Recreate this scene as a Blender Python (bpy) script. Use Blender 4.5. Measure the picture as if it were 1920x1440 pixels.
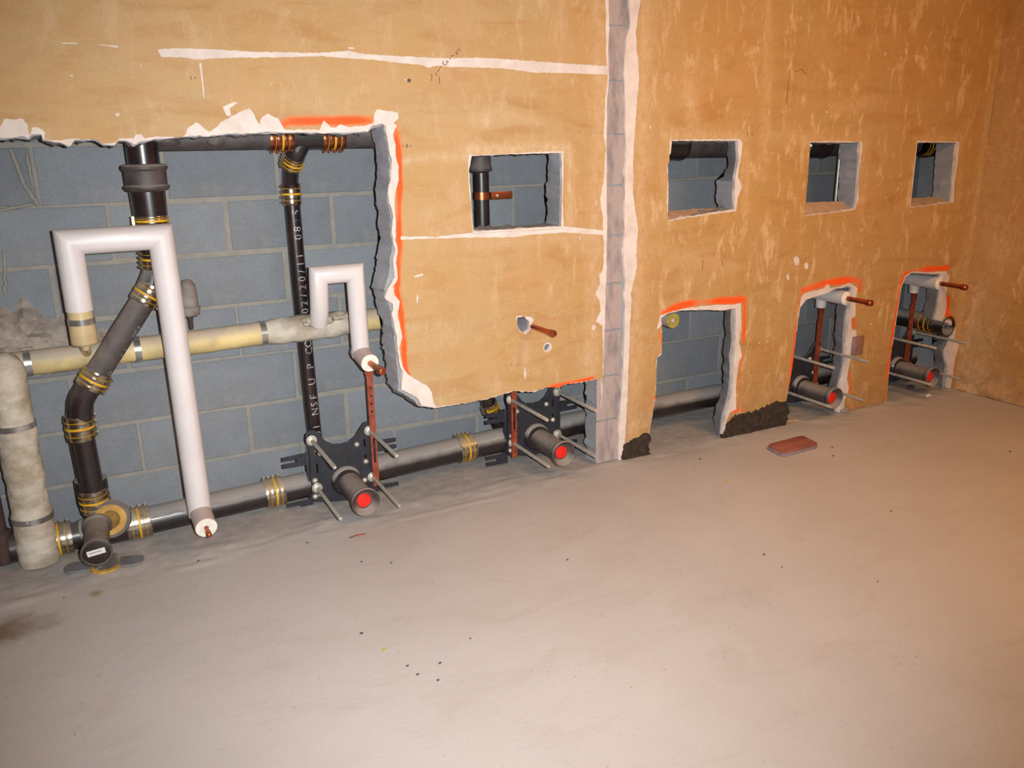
import bpy, bmesh, math, random
import numpy as np
from mathutils import Vector, Matrix, noise as mn
from mathutils.geometry import delaunay_2d_cdt

for o in list(bpy.data.objects): bpy.data.objects.remove(o)
C = bpy.context.scene.collection
random.seed(7)
PI = math.pi

# ------------------------------------------------------------------ camera
FPX, YAW, PITCH, ROLL = 1575.4, math.radians(27.174), math.radians(16.238), math.radians(-0.895)
CAM = Vector((0, -2.954, 1.409))
_F = Vector((math.sin(YAW)*math.cos(PITCH), math.cos(YAW)*math.cos(PITCH), -math.sin(PITCH)))
_R = Vector((math.cos(YAW), -math.sin(YAW), 0)); _U = _R.cross(_F)
R2 = math.cos(ROLL)*_R + math.sin(ROLL)*_U; U2 = -math.sin(ROLL)*_R + math.cos(ROLL)*_U
cd = bpy.data.cameras.new('camera'); cd.sensor_width = 36; cd.lens = FPX/1920*36; cd.clip_start = .02
cam = bpy.data.objects.new('camera', cd); C.objects.link(cam)
M = Matrix((R2, U2, -_F)).transposed().to_4x4(); M.translation = CAM
cam.matrix_world = M
bpy.context.scene.camera = cam

def at(u, v, y=None, z=None):
    "where the line of sight of a point of the photograph meets the plane y=... or z=..."
    w = _F + (u-960)/FPX*R2 - (v-720)/FPX*U2
    t = (y-CAM.y)/w.y if y is not None else (z-CAM.z)/w.z
    return CAM + t*w

# ------------------------------------------------------------------ light
W = bpy.data.worlds.new('world'); bpy.context.scene.world = W; W.use_nodes = True
W.node_tree.nodes['Background'].inputs[0].default_value = (1.0, .76, .58, 1)
W.node_tree.nodes['Background'].inputs[1].default_value = .13

def light(name, kind, loc, energy, col, target=None, **kw):
    d = bpy.data.lights.new(name, kind); d.energy = energy; d.color = col
    for k, v in kw.items(): setattr(d, k, v)
    o = bpy.data.objects.new(name, d); C.objects.link(o); o.location = loc
    if target is not None:
        o.rotation_euler = (Vector(target)-Vector(loc)).to_track_quat('-Z', 'Y').to_euler()
    return o
# the camera's own flash, a hand's breadth to the right of and above the lens
fl = CAM + .095*R2 + .035*U2
light('camera_flash', 'SPOT', fl, 575, (.93, .975, 1.0), fl + _F*3 + R2*-.22 + U2*.0, spot_size=math.radians(90), spot_blend=1.0, shadow_soft_size=.012)
# warm ceiling lamps of the room, the stronger one towards the right wall
light('ceiling_lamp_right', 'AREA', (3.0, -2.1, 2.34), 40, (1.0, .58, .23), (3.5, -.5, .2), shape='RECTANGLE', size=1.2, size_y=.3)
light('ceiling_lamp_middle', 'AREA', (2.2, -1.3, 2.36), 6, (1.0, .47, .18), (2.2, -1.3, 0), shape='RECTANGLE', size=.6, size_y=.2)
vs = bpy.context.scene.view_settings
vs.view_transform = 'Standard'; vs.look = 'None'; vs.gamma = 1; vs.use_curve_mapping = False; vs.exposure = -0.08

# ------------------------------------------------------------------ materials
def sl(c):
    return tuple((x/12.92 if x <= .04045 else ((x+.055)/1.055)**2.4) for x in (c[0]/255, c[1]/255, c[2]/255))
class NT:
    def __init__(s, name):
        s.m = bpy.data.materials.new(name); s.m.use_nodes = True; s.t = s.m.node_tree
        s.b = s.t.nodes['Principled BSDF']
    def n(s, typ, **kw):
        nd = s.t.nodes.new(typ)
        for k, v in kw.items(): setattr(nd, k, v)
        return nd
    def l(s, a, b): s.t.links.new(a, b)
    def coord(s, scale=(1, 1, 1), out='Object'):
        tc = s.n('ShaderNodeTexCoord'); mp = s.n('ShaderNodeMapping'); mp.inputs['Scale'].default_value = scale
        s.l(tc.outputs[out], mp.inputs[0]); return mp.outputs[0]
    def noise(s, scale, detail=4, rough=.55, vec=None, sc=(1, 1, 1), dist=0):
        nd = s.n('ShaderNodeTexNoise'); nd.inputs['Scale'].default_value = scale; nd.inputs['Detail'].default_value = detail
        nd.inputs['Roughness'].default_value = rough; nd.inputs['Distortion'].default_value = dist
        s.l(vec if vec is not None else s.coord(sc), nd.inputs['Vector']); return nd.outputs['Fac']
    def ramp(s, fac, a, b, ca=(0, 0, 0, 1), cb=(1, 1, 1, 1)):
        r = s.n('ShaderNodeValToRGB'); r.color_ramp.elements[0].position = a; r.color_ramp.elements[1].position = b
        r.color_ramp.elements[0].color = ca; r.color_ramp.elements[1].color = cb
        s.l(fac, r.inputs[0]); return r.outputs[0]
    def mix(s, fac, a, b, mode='MIX'):
        m = s.n('ShaderNodeMix', data_type='RGBA', blend_type=mode)
        for i, v in ((0, fac), (6, a), (7, b)):
            if isinstance(v, (int, float)): m.inputs[i].default_value = v
            elif isinstance(v, tuple): m.inputs[i].default_value = (*v[:3], 1)
            else: s.l(v, m.inputs[i])
        return m.outputs[2]
    def math(s, op, a, b=0.0, clamp=False):
        m = s.n('ShaderNodeMath', operation=op, use_clamp=clamp)
        for i, v in ((0, a), (1, b)):
            if isinstance(v, (int, float)): m.inputs[i].default_value = v
            else: s.l(v, m.inputs[i])
        return m.outputs[0]
    def color(s, c):
        if isinstance(c, tuple): s.b.inputs['Base Color'].default_value = (*c[:3], 1)
        else: s.l(c, s.b.inputs['Base Color'])
    def bump(s, h, strength=.3, dist=.01):
        b = s.n('ShaderNodeBump'); b.inputs['Strength'].default_value = strength; b.inputs['Distance'].default_value = dist
        s.l(h, b.inputs['Height']); s.l(b.outputs[0], s.b.inputs['Normal'])

DLO, DHI = .08, .72
def simple(name, c1, c2=None, rough=.6, metal=0.0, scale=30, bump=.15, bd=.002, dust=0.0, dustc=(150, 138, 126), sc=(1, 1, 1), lo=.35, hi=.68, spec=None, coat=0):
    t = NT(name); c1 = sl(c1); f = t.noise(scale, 5, .6, sc=sc)
    col = t.mix(t.ramp(f, lo, hi), c1, sl(c2)) if c2 else c1
    t.b.inputs['Roughness'].default_value = rough; t.b.inputs['Metallic'].default_value = metal
    if spec is not None: t.b.inputs['Specular IOR Level'].default_value = spec
    if coat: t.b.inputs['Coat Weight'].default_value = coat; t.b.inputs['Coat Roughness'].default_value = .15
    if dust:
        g = t.n('ShaderNodeNewGeometry'); sx = t.n('ShaderNodeSeparateXYZ'); t.l(g.outputs['Normal'], sx.inputs[0])
        up = t.ramp(sx.outputs[2], DLO, DHI)
        n2 = t.ramp(t.noise(14, 5, .65), .25, .65)
        k = t.math('MULTIPLY', up, t.math('MULTIPLY', t.math('ADD', n2, .45), dust), True)
        col = t.mix(k, col, sl(dustc))
        t.l(t.math('MAXIMUM', k, rough), t.b.inputs['Roughness'])
        if metal: t.l(t.math('MULTIPLY', t.math('SUBTRACT', 1.0, k), metal), t.b.inputs['Metallic'])
    t.color(col)
    if bump: t.bump(t.noise(scale*3, 4, .6), bump, bd)
    return t.m

# --- tile adhesive skin of the wall: orange, ribbed, scraped, spray-marked
def mat_coat():
    t = NT('orange_tile_adhesive')
    big = t.noise(2.2, 4, .55, sc=(1, 1, 1.4)); mid = t.noise(5.5, 5, .6, sc=(1, 1, 2.6), dist=.6); fine = t.noise(160, 3, .6)
    rib = t.noise(60, 2, .5, sc=(6, 1, .35))
    col = t.mix(t.ramp(big, .3, .7), sl((187, 156, 112)), sl((189, 148, 96)))
    # brown smears that run nearly level
    col = t.mix(t.math('MULTIPLY', t.ramp(t.noise(3.4, 4, .55, sc=(1, 1, 3.6), dist=1.0), .52, .70), .42), col, sl((168, 114, 62)))
    col = t.mix(t.math('MULTIPLY', t.ramp(mid, .48, .70), .28), col, sl((178, 126, 70)))
    # pale scrapes: upright strokes and flecks, more of them towards the right
    sx = t.n('ShaderNodeSeparateXYZ'); tc = t.n('ShaderNodeTexCoord'); t.l(tc.outputs['Object'], sx.inputs[0])
    right = t.ramp(t.math('DIVIDE', sx.outputs[0], 4.4), .3, .62)
    s1 = t.ramp(t.noise(9, 9, .78, sc=(1.5, 1, .55), dist=.5), .53, .62)
    s2 = t.ramp(t.noise(24, 8, .8, sc=(1, 1, .75)), .60, .68)
    s3 = t.ramp(t.noise(2.0, 3, .6, sc=(1, 1, .8)), .48, .62)
    pale = t.math('ADD', t.math('MULTIPLY', s1, t.math('ADD', t.math('MULTIPLY', right, .72), .2)), t.math('MULTIPLY', s2, t.math('ADD', t.math('MULTIPLY', s3, .6), .18)), True)
    at_ = t.n('ShaderNodeAttribute', attribute_name='pale'); pn = t.math('MULTIPLY', at_.outputs['Fac'], t.ramp(t.noise(34, 9, .8, sc=(1, 1, .5)), .38, .58))
    pale = t.math('MAXIMUM', pale, pn)
    pk = t.ramp(t.noise(4.2, 5, .65, sc=(1, 1, .8)), .45, .68)
    col = t.mix(t.math('MULTIPLY', pk, .30), col, sl((204, 160, 120)))
    sp2 = t.ramp(t.noise(75, 3, .7), .60, .72)
    col = t.mix(t.math('MULTIPLY', sp2, .28), col, sl((224, 196, 150)))
    col = t.mix(pale, col, sl((218, 188, 158)))
    col = t.mix(t.math('MULTIPLY', t.ramp(fine, .35, .7), .12), col, sl((120, 80, 40)))
    # warm light from the right put into the colour: deeper orange that way
    col = t.mix(t.math('MULTIPLY', right, .42), col, t.mix(1.0, col, sl((248, 218, 128)), "MULTIPLY"))
    # grime near the floor
    low = t.math('MULTIPLY', t.ramp(sx.outputs[2], .0, .42, (1, 1, 1, 1), (0, 0, 0, 1)), t.ramp(t.noise(9, 5, .7), .35, .65))
    col = t.mix(t.math('MULTIPLY', low, .6), col, sl((140, 96, 64)))
    sp = t.n('ShaderNodeAttribute', attribute_name='spray')
    grain = t.ramp(t.math('ADD', sp.outputs['Fac'], t.math('MULTIPLY', t.math('SUBTRACT', t.noise(210, 2, .6), .5), .8)), .22, .80)
    col = t.mix(t.math('MULTIPLY', grain, .95), col, sl((250, 84, 22)))
    t.color(col); t.b.inputs['Roughness'].default_value = .72; t.b.inputs['Specular IOR Level'].default_value = .3
    h = t.math('ADD', t.math('MULTIPLY', mid, 1.0), t.math('ADD', t.math('MULTIPLY', rib, .10), t.math('MULTIPLY', fine, .12)))
    t.bump(h, .6, .012); return t.m

def mat_block(name, c1, c2, joints=False, rnd=.10):
    t = NT(name)
    col = t.mix(t.ramp(t.noise(5, 5, .6), .3, .7), sl(c1), sl(c2))
    col = t.mix(t.math('MULTIPLY', t.ramp(t.noise(240, 2, .5), .45, .75), .35), col, sl((88, 88, 90)))
    col = t.mix(t.math('MULTIPLY', t.ramp(t.noise(3.1, 6, .7), .55, .75), .45), col, sl((168, 158, 146)))
    oi = t.n('ShaderNodeObjectInfo')
    hs = t.n('ShaderNodeHueSaturation'); t.l(col, hs.inputs['Color'])
    t.l(t.math('ADD', t.math('MULTIPLY', oi.outputs['Random'], 2*rnd), 1-rnd), hs.inputs['Value'])
    t.color(hs.outputs[0]); t.b.inputs['Roughness'].default_value = .93; t.b.inputs['Specular IOR Level'].default_value = .15
    t.bump(t.math('ADD', t.noise(130, 4, .7), t.math('MULTIPLY', t.noise(25, 4, .6), .8)), .55, .004); return t.m

def mat_floor():
    t = NT('concrete_floor')
    col = t.mix(t.ramp(t.noise(1.6, 5, .6), .3, .72), sl((190, 180, 174)), sl((180, 170, 163)))
    col = t.mix(t.math('MULTIPLY', t.ramp(t.noise(4.5, 6, .68, sc=(.6, 1.6, 1), dist=.8), .52, .72), .28), col, sl((165, 145, 132)))
    col = t.mix(t.math('MULTIPLY', t.ramp(t.noise(320, 2, .5), .4, .75), .14), col, sl((120, 105, 95)))
    col = t.mix(t.math('MULTIPLY', t.ramp(t.noise(55, 3, .5), .70, .76), .5), col, sl((120, 104, 92)))
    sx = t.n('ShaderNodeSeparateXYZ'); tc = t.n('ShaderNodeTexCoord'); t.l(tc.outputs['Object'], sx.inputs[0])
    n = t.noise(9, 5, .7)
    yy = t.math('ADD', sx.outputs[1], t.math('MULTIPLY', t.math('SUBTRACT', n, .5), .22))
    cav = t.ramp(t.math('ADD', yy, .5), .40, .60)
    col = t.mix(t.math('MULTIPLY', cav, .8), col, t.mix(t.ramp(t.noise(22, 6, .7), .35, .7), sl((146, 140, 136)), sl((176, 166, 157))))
    # white plaster scar where the wall stood
    sc = t.math('MULTIPLY', t.ramp(t.math('ABSOLUTE', t.math('ADD', yy, .02)), .0, .05, (1, 1, 1, 1), (0, 0, 0, 1)), t.ramp(t.noise(16, 6, .75, sc=(.5, 1, 1)), .45, .62))
    col = t.mix(t.math('MULTIPLY', sc, .45), col, sl((205, 198, 190)))
    # rust-brown stain at the left
    def spot(x, y, r, rx=1.0):
        v = t.n('ShaderNodeVectorMath', operation='DISTANCE'); mp = t.coord((rx, 1, 1)); t.l(mp, v.inputs[0]); v.inputs[1].default_value = (x*rx, y, 0)
        return t.ramp(t.math('ADD', v.outputs['Value'], t.math('MULTIPLY', t.math('SUBTRACT', t.noise(20, 4, .6), .5), r*.9)), r*.25, r, (1, 1, 1, 1), (0, 0, 0, 1))
    col = t.mix(t.math('MULTIPLY', spot(-.40, -.245, .12, .55), .85), col, sl((118, 88, 62)))
    col = t.mix(t.math('MULTIPLY', spot(-.1, -.135, .028), .8), col, sl((150, 122, 84)))
    t.color(col); t.b.inputs['Roughness'].default_value = .62; t.b.inputs['Specular IOR Level'].default_value = .35
    t.bump(t.math('ADD', t.noise(180, 3, .6), t.math('MULTIPLY', t.noise(7, 5, .6), 2.0)), .16, .004); return t.m

MT = dict(
    coat=mat_coat(), floor=mat_floor(),
    plaster=simple('white_gypsum_plaster', (222, 206, 197), (200, 182, 170), .9, scale=14, bump=.35, bd=.003, lo=.4, hi=.75),
    block=mat_block('grey_concrete_block', (136, 139, 142), (120, 123, 127)),
    core=mat_block('broken_block_core', (168, 166, 168), (146, 144, 148), rnd=.0),
    column=simple('dusty_block_strip', (168, 150, 144), (116, 108, 110), .93, scale=9, bump=.6, bd=.006, sc=(2.2, 1, .7), lo=.48, hi=.72),
    mortar=simple('mortar', (148, 141, 130), (134, 129, 122), .95, scale=26, bump=.5, bd=.004),
    mastic=simple('black_mastic', (34, 26, 20), (66, 50, 38), .75, scale=40, bump=.8, bd=.004),
    ceil=simple('ceiling_board', (170, 150, 130), (150, 135, 118), .9, scale=6),
    iron=simple('black_cast_iron', (30, 27, 27), (44, 34, 32), .38, 0, 24, .25, .001, dust=1.25, dustc=(140, 132, 126), coat=.25),
    ironclean=simple('clean_black_iron', (24, 21, 22), (46, 28, 26), .33, 0, 18, .2, .001, dust=.25, coat=.4),
    irondusty=simple('dusty_grey_iron', (82, 72, 68), (58, 50, 48), .6, 0, 20, .3, .0015, dust=.9, dustc=(140, 126, 116)),
    carrier=simple('dark_carrier_casting', (30, 32, 38), (44, 44, 50), .5, 0, 26, .35, .0015, dust=.6, dustc=(96, 94, 96)),
    steel=simple('stainless_band', (196, 186, 170), (150, 130, 106), .22, 1, 30, .1, .0005, dust=.5, dustc=(160, 142, 120)),
    reflectband=simple('floor_reflection_band', (190, 120, 84), (140, 76, 50), .3, 1, 26, .1, .0005),  # steel band with the orange floor's reflection put into its colour
    yellow=simple('yellow_stripe', (222, 168, 18), (196, 140, 10), .5, 0, 40, 0),
    zinc=simple('zinc_rod', (214, 208, 198), (176, 168, 158), .4, .55, 60, .2, .0005, dust=.25),
    bolt=simple('zinc_bolt_head', (206, 200, 186), (170, 160, 146), .45, .5, 60, .1, .0005),
    copper=simple('copper_tube', (196, 108, 70), (160, 82, 52), .34, .9, 26, .08, .0005),
    strap=simple('copper_plated_strap', (184, 100, 78), (150, 70, 48), .45, .55, 30, .15, .0008),
    rust=simple('rusty_strap', (166, 78, 46), (120, 48, 28), .6, .3, 45, .4, .001),
    white=simple('white_pipe_jacket', (212, 202, 199), (202, 190, 187), .42, 0, 8, .04, .001, lo=.3, hi=.8),
    pinkcuff=simple('dusty_pink_jacket', (196, 172, 164), (180, 158, 150), .6, 0, 12, .05, .001),
    foam=simple('white_insulation_end', (232, 226, 212), (214, 206, 190), .85, 0, 60, .3, .002),
    fibre=simple('yellow_fibre_end', (196, 170, 66), (160, 134, 50), .9, 0, 60, .5, .003),
    yjacket=simple('aged_yellow_jacket', (214, 190, 128), (180, 158, 112), .6, 0, 7, .35, .004, dust=.8, dustc=(176, 160, 146), lo=.4, hi=.62),
    tan=simple('yellowed_sleeve', (204, 180, 132), (176, 152, 116), .35, 0, 9, .15, .002, coat=.3),
    ochre=simple('ochre_gasket', (196, 150, 66), (150, 112, 54), .7, 0, 20, .1, .001),
    sillmix=simple('peach_sill_plaster', (206, 168, 134), (186, 152, 132), .9, scale=22, bump=.6, bd=.004),
    wrap=simple('plastered_wrap', (196, 184, 168), (158, 142, 120), .9, 0, 9, .7, .008, lo=.4, hi=.62, sc=(1, 1, 1.6)),
    foil=simple('foil_tape', (196, 192, 190), (160, 150, 146), .28, .8, 30, .3, .001),
    rustpipe=simple('rusted_pipe', (88, 60, 52), (60, 48, 46), .8, .1, 26, .6, .003),
    red=simple('red_test_cap', (226, 34, 22), (208, 26, 18), .5, 0, 30, .03, .0005),
    label=simple('white_paper_label', (214, 208, 200), None, .7, 0, 20, 0),
    ink=simple('faded_ink', (74, 70, 68), None, .8, 0, 20, 0),
    marker=simple('pencil_mark', (110, 78, 56), None, .85, 0, 20, 0),
    paint=simple('pale_stencil_paint', (196, 188, 186), (120, 110, 110), .7, 0, 90, 0, lo=.35, hi=.6),
    greymetal=simple('dull_grey_strap', (132, 130, 132), (112, 110, 112), .6, .3, 20, .2, .001),
    brownbox=simple('brown_plate', (150, 104, 84), (120, 84, 70), .75, 0, 30, .2, .001),
    tile=simple('red_brown_tile', (158, 92, 76), (124, 70, 58), .7, 0, 16, .35, .002, sc=(.3, 1, 1)),
    tileg=simple('grey_purple_tile', (146, 126, 130), (120, 102, 106), .7, 0, 16, .3, .002),
    rubble=simple('mortar_rubble', (176, 160, 146), (140, 128, 118), .95, 0, 10, .8, .006),
    darkchunk=simple('dark_chunk', (66, 58, 56), (92, 80, 74), .9, 0, 22, .7, .004),
    valve=simple('dusty_grey_fitting', (140, 130, 124), (104, 90, 84), .8, 0, 18, .4, .002),
    soot=simple('black_duct', (12, 11, 11), None, .9, 0, 10, 0),
)

# ------------------------------------------------------------------ mesh helpers
class MB:
    def __init__(s): s.v = []; s.f = []; s.m = []
    def add(s, v, f, mi=0):
        b = len(s.v); s.v += [Vector(p) for p in v]; s.f += [tuple(i+b for i in q) for q in f]; s.m += [mi]*len(f); return s
    def tube(s, pts, r, n=24, caps=True, mi=0):
        pts = [Vector(p) for p in pts]; k = len(pts); rr = r if isinstance(r, (list, tuple)) else [r]*k
        tg = [(pts[i+1]-pts[i]).normalized() for i in range(k-1)]
        t0 = tg[0]; a = Vector((0, 0, 1)) if abs(t0.z) < .9 else Vector((1, 0, 0))
        nx = (a - t0*a.dot(t0)).normalized(); rings = []
        for i in range(k):
            if i == 0: t = tg[0]; ti = tg[0]
            elif i == k-1: t = tg[-1]; ti = tg[-1]
            else: t = (tg[i-1]+tg[i]).normalized(); ti = tg[i-1]
            if i > 0:
                q = (tg[i-2] if i > 1 else tg[0]).rotation_difference(tg[i-1]); nx = q @ nx
            ny = ti.cross(nx).normalized(); ring = []
            for j in range(n):
                an = 2*PI*j/n; d = nx*math.cos(an)*rr[i] + ny*math.sin(an)*rr[i]
                d = d - ti*(d.dot(t)/ti.dot(t))      # slide along the pipe onto the mitre plane
                ring.append(pts[i]+d)
            rings.append(ring)
        v = [p for ring in rings for p in ring]; f = []
        for i in range(k-1):
            for j in range(n):
                j2 = (j+1) % n; f.append((i*n+j, i*n+j2, (i+1)*n+j2, (i+1)*n+j))
        if caps: f.append(tuple(range(n-1, -1, -1))); f.append(tuple((k-1)*n+j for j in range(n)))
        return s.add(v, f, mi)
    def lathe(s, p, ax, prof, n=28, mi=0):
        p = Vector(p); ax = Vector(ax).normalized(); a = Vector((0, 0, 1)) if abs(ax.z) < .9 else Vector((1, 0, 0))
        nx = (a-ax*a.dot(ax)).normalized(); ny = ax.cross(nx); v = []; f = []
        for t, r in prof:
            for j in range(n):
                an = 2*PI*j/n; v.append(p+ax*t+(nx*math.cos(an)+ny*math.sin(an))*max(r, 1e-5))
        for i in range(len(prof)-1):
            for j in range(n):
                j2 = (j+1) % n; f.append((i*n+j, i*n+j2, (i+1)*n+j2, (i+1)*n+j))
        if prof[0][1] > 1e-4: f.append(tuple(range(n-1, -1, -1)))
        if prof[-1][1] > 1e-4: f.append(tuple((len(prof)-1)*n+j for j in range(n)))
        return s.add(v, f, mi)
    def box(s, c, d, rz=0.0, bev=0.0, ry=0.0):
        bm = bmesh.new(); bmesh.ops.create_cube(bm, size=1)
        for w in bm.verts: w.co = Vector((w.co.x*d[0], w.co.y*d[1], w.co.z*d[2]))
        if bev: bmesh.ops.bevel(bm, geom=bm.edges[:], offset=bev, segments=2, affect='EDGES', profile=.6)
        R = Matrix.Rotation(rz, 3, 'Z') @ Matrix.Rotation(ry, 3, 'Y')
        bm.verts.ensure_lookup_table(); v = [R @ w.co + Vector(c) for w in bm.verts]; f = [tuple(w.index for w in q.verts) for q in bm.faces]
        bm.free(); return s.add(v, f)
    def lump(s, c, d, seed=0, amp=.35, sub=2, fr=2.0):
        bm = bmesh.new(); bmesh.ops.create_icosphere(bm, subdivisions=sub, radius=1)
        for w in bm.verts:
            k = 1+amp*mn.noise(w.co*fr+Vector((seed*7.1, seed*3.3, seed))); w.co *= k
        v = [Vector((w.co.x*d[0], w.co.y*d[1], w.co.z*d[2]))+Vector(c) for w in bm.verts]; f = [tuple(w.index for w in q.verts) for q in bm.faces]
        bm.free(); return s.add(v, f)

ORG = {}
def obj(name, mb, mat, parent=None, smooth=35, kind=None, label=None, recalc=True):
    org = ORG.get(parent.name, Vector((0, 0, 0))) if parent else Vector((0, 0, 0))
    me = bpy.data.meshes.new(name); me.from_pydata([tuple(p-org) for p in mb.v], [], mb.f)
    mats = mat if isinstance(mat, list) else [mat]
    for m in mats: me.materials.append(MT[m])
    if len(mats) > 1: me.polygons.foreach_set('material_index', mb.m)
    if recalc:
        bm = bmesh.new(); bm.from_mesh(me); bmesh.ops.recalc_face_normals(bm, faces=bm.faces); bm.to_mesh(me); bm.free()
    if smooth: me.shade_smooth(); me.set_sharp_from_angle(angle=math.radians(smooth))
    o = bpy.data.objects.new(name, me); C.objects.link(o)
    if parent: o.parent = parent
    ORG[o.name] = org
    if kind: o['kind'] = kind
    if label: o['label'] = label
    return o
def thing(name, label, cat, loc, group=None):
    o = bpy.data.objects.new(name, None); o.empty_display_size = .05; C.objects.link(o); o.location = loc; ORG[o.name] = Vector(loc)
    o['label'] = label; o['category'] = cat
    if group: o['group'] = group
    return o
def tag(o, label, cat, group=None):
    o['label'] = label; o['category'] = cat
    if group: o['group'] = group
    return o
def struct(o): o['kind'] = 'structure'; return o
def fillet(pts, rad, n=7):
    pts = [Vector(p) for p in pts]; out = [pts[0]]
    for i in range(1, len(pts)-1):
        a, b, c = pts[i-1], pts[i], pts[i+1]; d1 = (a-b).normalized(); d2 = (c-b).normalized()
        h = d1.angle(d2)/2; k = min(rad/math.tan(h), (a-b).length*.49, (c-b).length*.49)
        p, q = b+d1*k, b+d2*k
        for j in range(n+1):
            t = j/n; out.append((1-t)**2*p+2*t*(1-t)*b+t*t*q)
    out.append(pts[-1]); return out

def jag(poly, step, amp, fr, seed, closed=True):
    "densify an outline in the x-z plane and roughen it"
    out = []; n = len(poly)
    for i in range(n if closed else n-1):
        a = poly[i]; b = poly[(i+1) % n]; L = math.hypot(b[0]-a[0], b[1]-a[1]); k = max(1, int(L/step))
        for j in range(k):
            t = j/k; x = a[0]+(b[0]-a[0])*t; z = a[1]+(b[1]-a[1])*t
            w = Vector((x*fr, z*fr, seed)); e = mn.noise(w)+.5*mn.noise(w*2.7); g = mn.noise(w+Vector((31, 7, 0)))+.5*mn.noise(w*2.7+Vector((9, 0, 0)))
            out.append((x+amp*e, z+amp*g))
    return out
def inside(P, poly):
    x, y = P[:, 0], P[:, 1]; q = np.array(poly); r = np.zeros(len(P), bool); j = len(q)-1
    for i in range(len(q)):
        yi, yj = q[i, 1], q[j, 1]
        if yi != yj:
            c = ((yi > y) != (yj > y)) & (x < (q[j, 0]-q[i, 0])*(y-yi)/(yj-yi)+q[i, 0]); r ^= c
        j = i
    return r
def slab(outer, cuts, y0, y1, extra=(), rough=0.0, nd=1, seed=0, back=True, keep=None, warp=None):
    "a plate in the x-z plane (front face at y0, back at y1) with holes; returns MB and number of front vertices"
    vs_, ed = [], []
    for poly in [outer]+list(cuts):
        b = len(vs_); n = len(poly); vs_ += [Vector(p) for p in poly]; ed += [(b+i, b+(i+1) % n) for i in range(n)]
    vs_ += [Vector(p) for p in extra]
    V, E_, F_, *_r = delaunay_2d_cdt(vs_, ed, [], 0, 1e-6)
    P = np.array([(p.x, p.y) for p in V]); T = np.array([f for f in F_]); cen = P[T].mean(axis=1)
    ok = inside(cen, outer)
    for c in cuts: ok &= ~inside(cen, c)
    if keep is not None: ok &= keep(cen)
    T = T[ok]; used = np.unique(T); mp = {int(u): i for i, u in enumerate(used)}
    F2 = [tuple(mp[int(i)] for i in f) for f in T]; Q = P[used]; n = len(Q)
    mb = MB(); v = [(x, y0, z) for x, z in Q]; f = list(F2); cnt = {}
    for a, b, c in F2:
        for e in ((a, b), (b, c), (c, a)): cnt[e] = cnt.get(e, 0)+1
    bd = [e for e in cnt if (e[1], e[0]) not in cnt]
    bv = sorted({i for e in bd for i in e}); prev = {i: i for i in bv}
    for k in range(1, nd+1):
        cur = {}; y = y0+(y1-y0)*k/nd
        for i in bv:
            x, z = Q[i]; w = Vector((x*22, y*40+seed, z*22)); a = rough*(mn.noise(w)+.6*mn.noise(w*2.9))*min(1, k/nd*1.6); b_ = rough*(mn.noise(w+Vector((50, 0, 0)))+.6*mn.noise(w*2.9+Vector((50, 0, 0))))*min(1, k/nd*1.6)
            dw = warp(x, z, k/nd) if warp else 0.0
            cur[i] = len(v); v.append((x+a+dw, y, z+b_))
        for a, b in bd: f.append((b, a, cur[a], cur[b]))
        prev = {**prev, **cur}
    if back:
        mapb = {}
        for i in range(n):
            if i in prev and prev[i] != i: mapb[i] = prev[i]
            else: mapb[i] = len(v); v.append((Q[i][0], y1, Q[i][1]))
        f += [(mapb[a], mapb[c], mapb[b]) for a, b, c in F2]
    mb.add(v, f); return mb, Q

def px(lst, y=0.0): return [(at(u, v, y=y).x, at(u, v, y=y).z) for u, v in lst]

# ------------------------------------------------------------------ setting: room shell
XR = 4.376; ZC = 2.40; XL = -2.2; COURSE = .2032
# floor, finer near the wall; shallow unevenness and grit inside the cavity
xs = np.concatenate([np.linspace(XL, -.9, 8), np.arange(-.88, XR+.01, .02)]); xs[-1] = XR+.12
ys = np.concatenate([np.linspace(-4.2, -.5, 24), np.arange(-.48, .421, .015)])
mb = MB(); vv = []
for y in ys:
    for x in xs:
        near = max(0, min(1, (y+.22)/.2)); w = Vector((x*9, y*9, 3)); h = .0015*mn.noise(w*.3)
        h += near*(.002*mn.noise(w)+.0022*mn.noise(w*3.1)+.0022*mn.noise(w*8))
        if -.09 < y < .05 and x < 2.0: h += .008*max(0, mn.noise(Vector((x*5, y*26, 9))))
        if near and x > 3.2: h += near*.01*max(0, mn.noise(w*1.4))
        vv.append((x, y, h-.003))
nx_, ny_ = len(xs), len(ys)
mb.add(vv, [(j*nx_+i, j*nx_+i+1, (j+1)*nx_+i+1, (j+1)*nx_+i) for j in range(ny_-1) for i in range(nx_-1)])
floor = struct(obj('floor', mb, 'floor', smooth=60, recalc=False))
struct(obj('ceiling', MB().box(((XL+XR)/2, -1.8, ZC+.04), (XR-XL+.3, 4.9, .08)), 'ceil', smooth=0))

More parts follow.
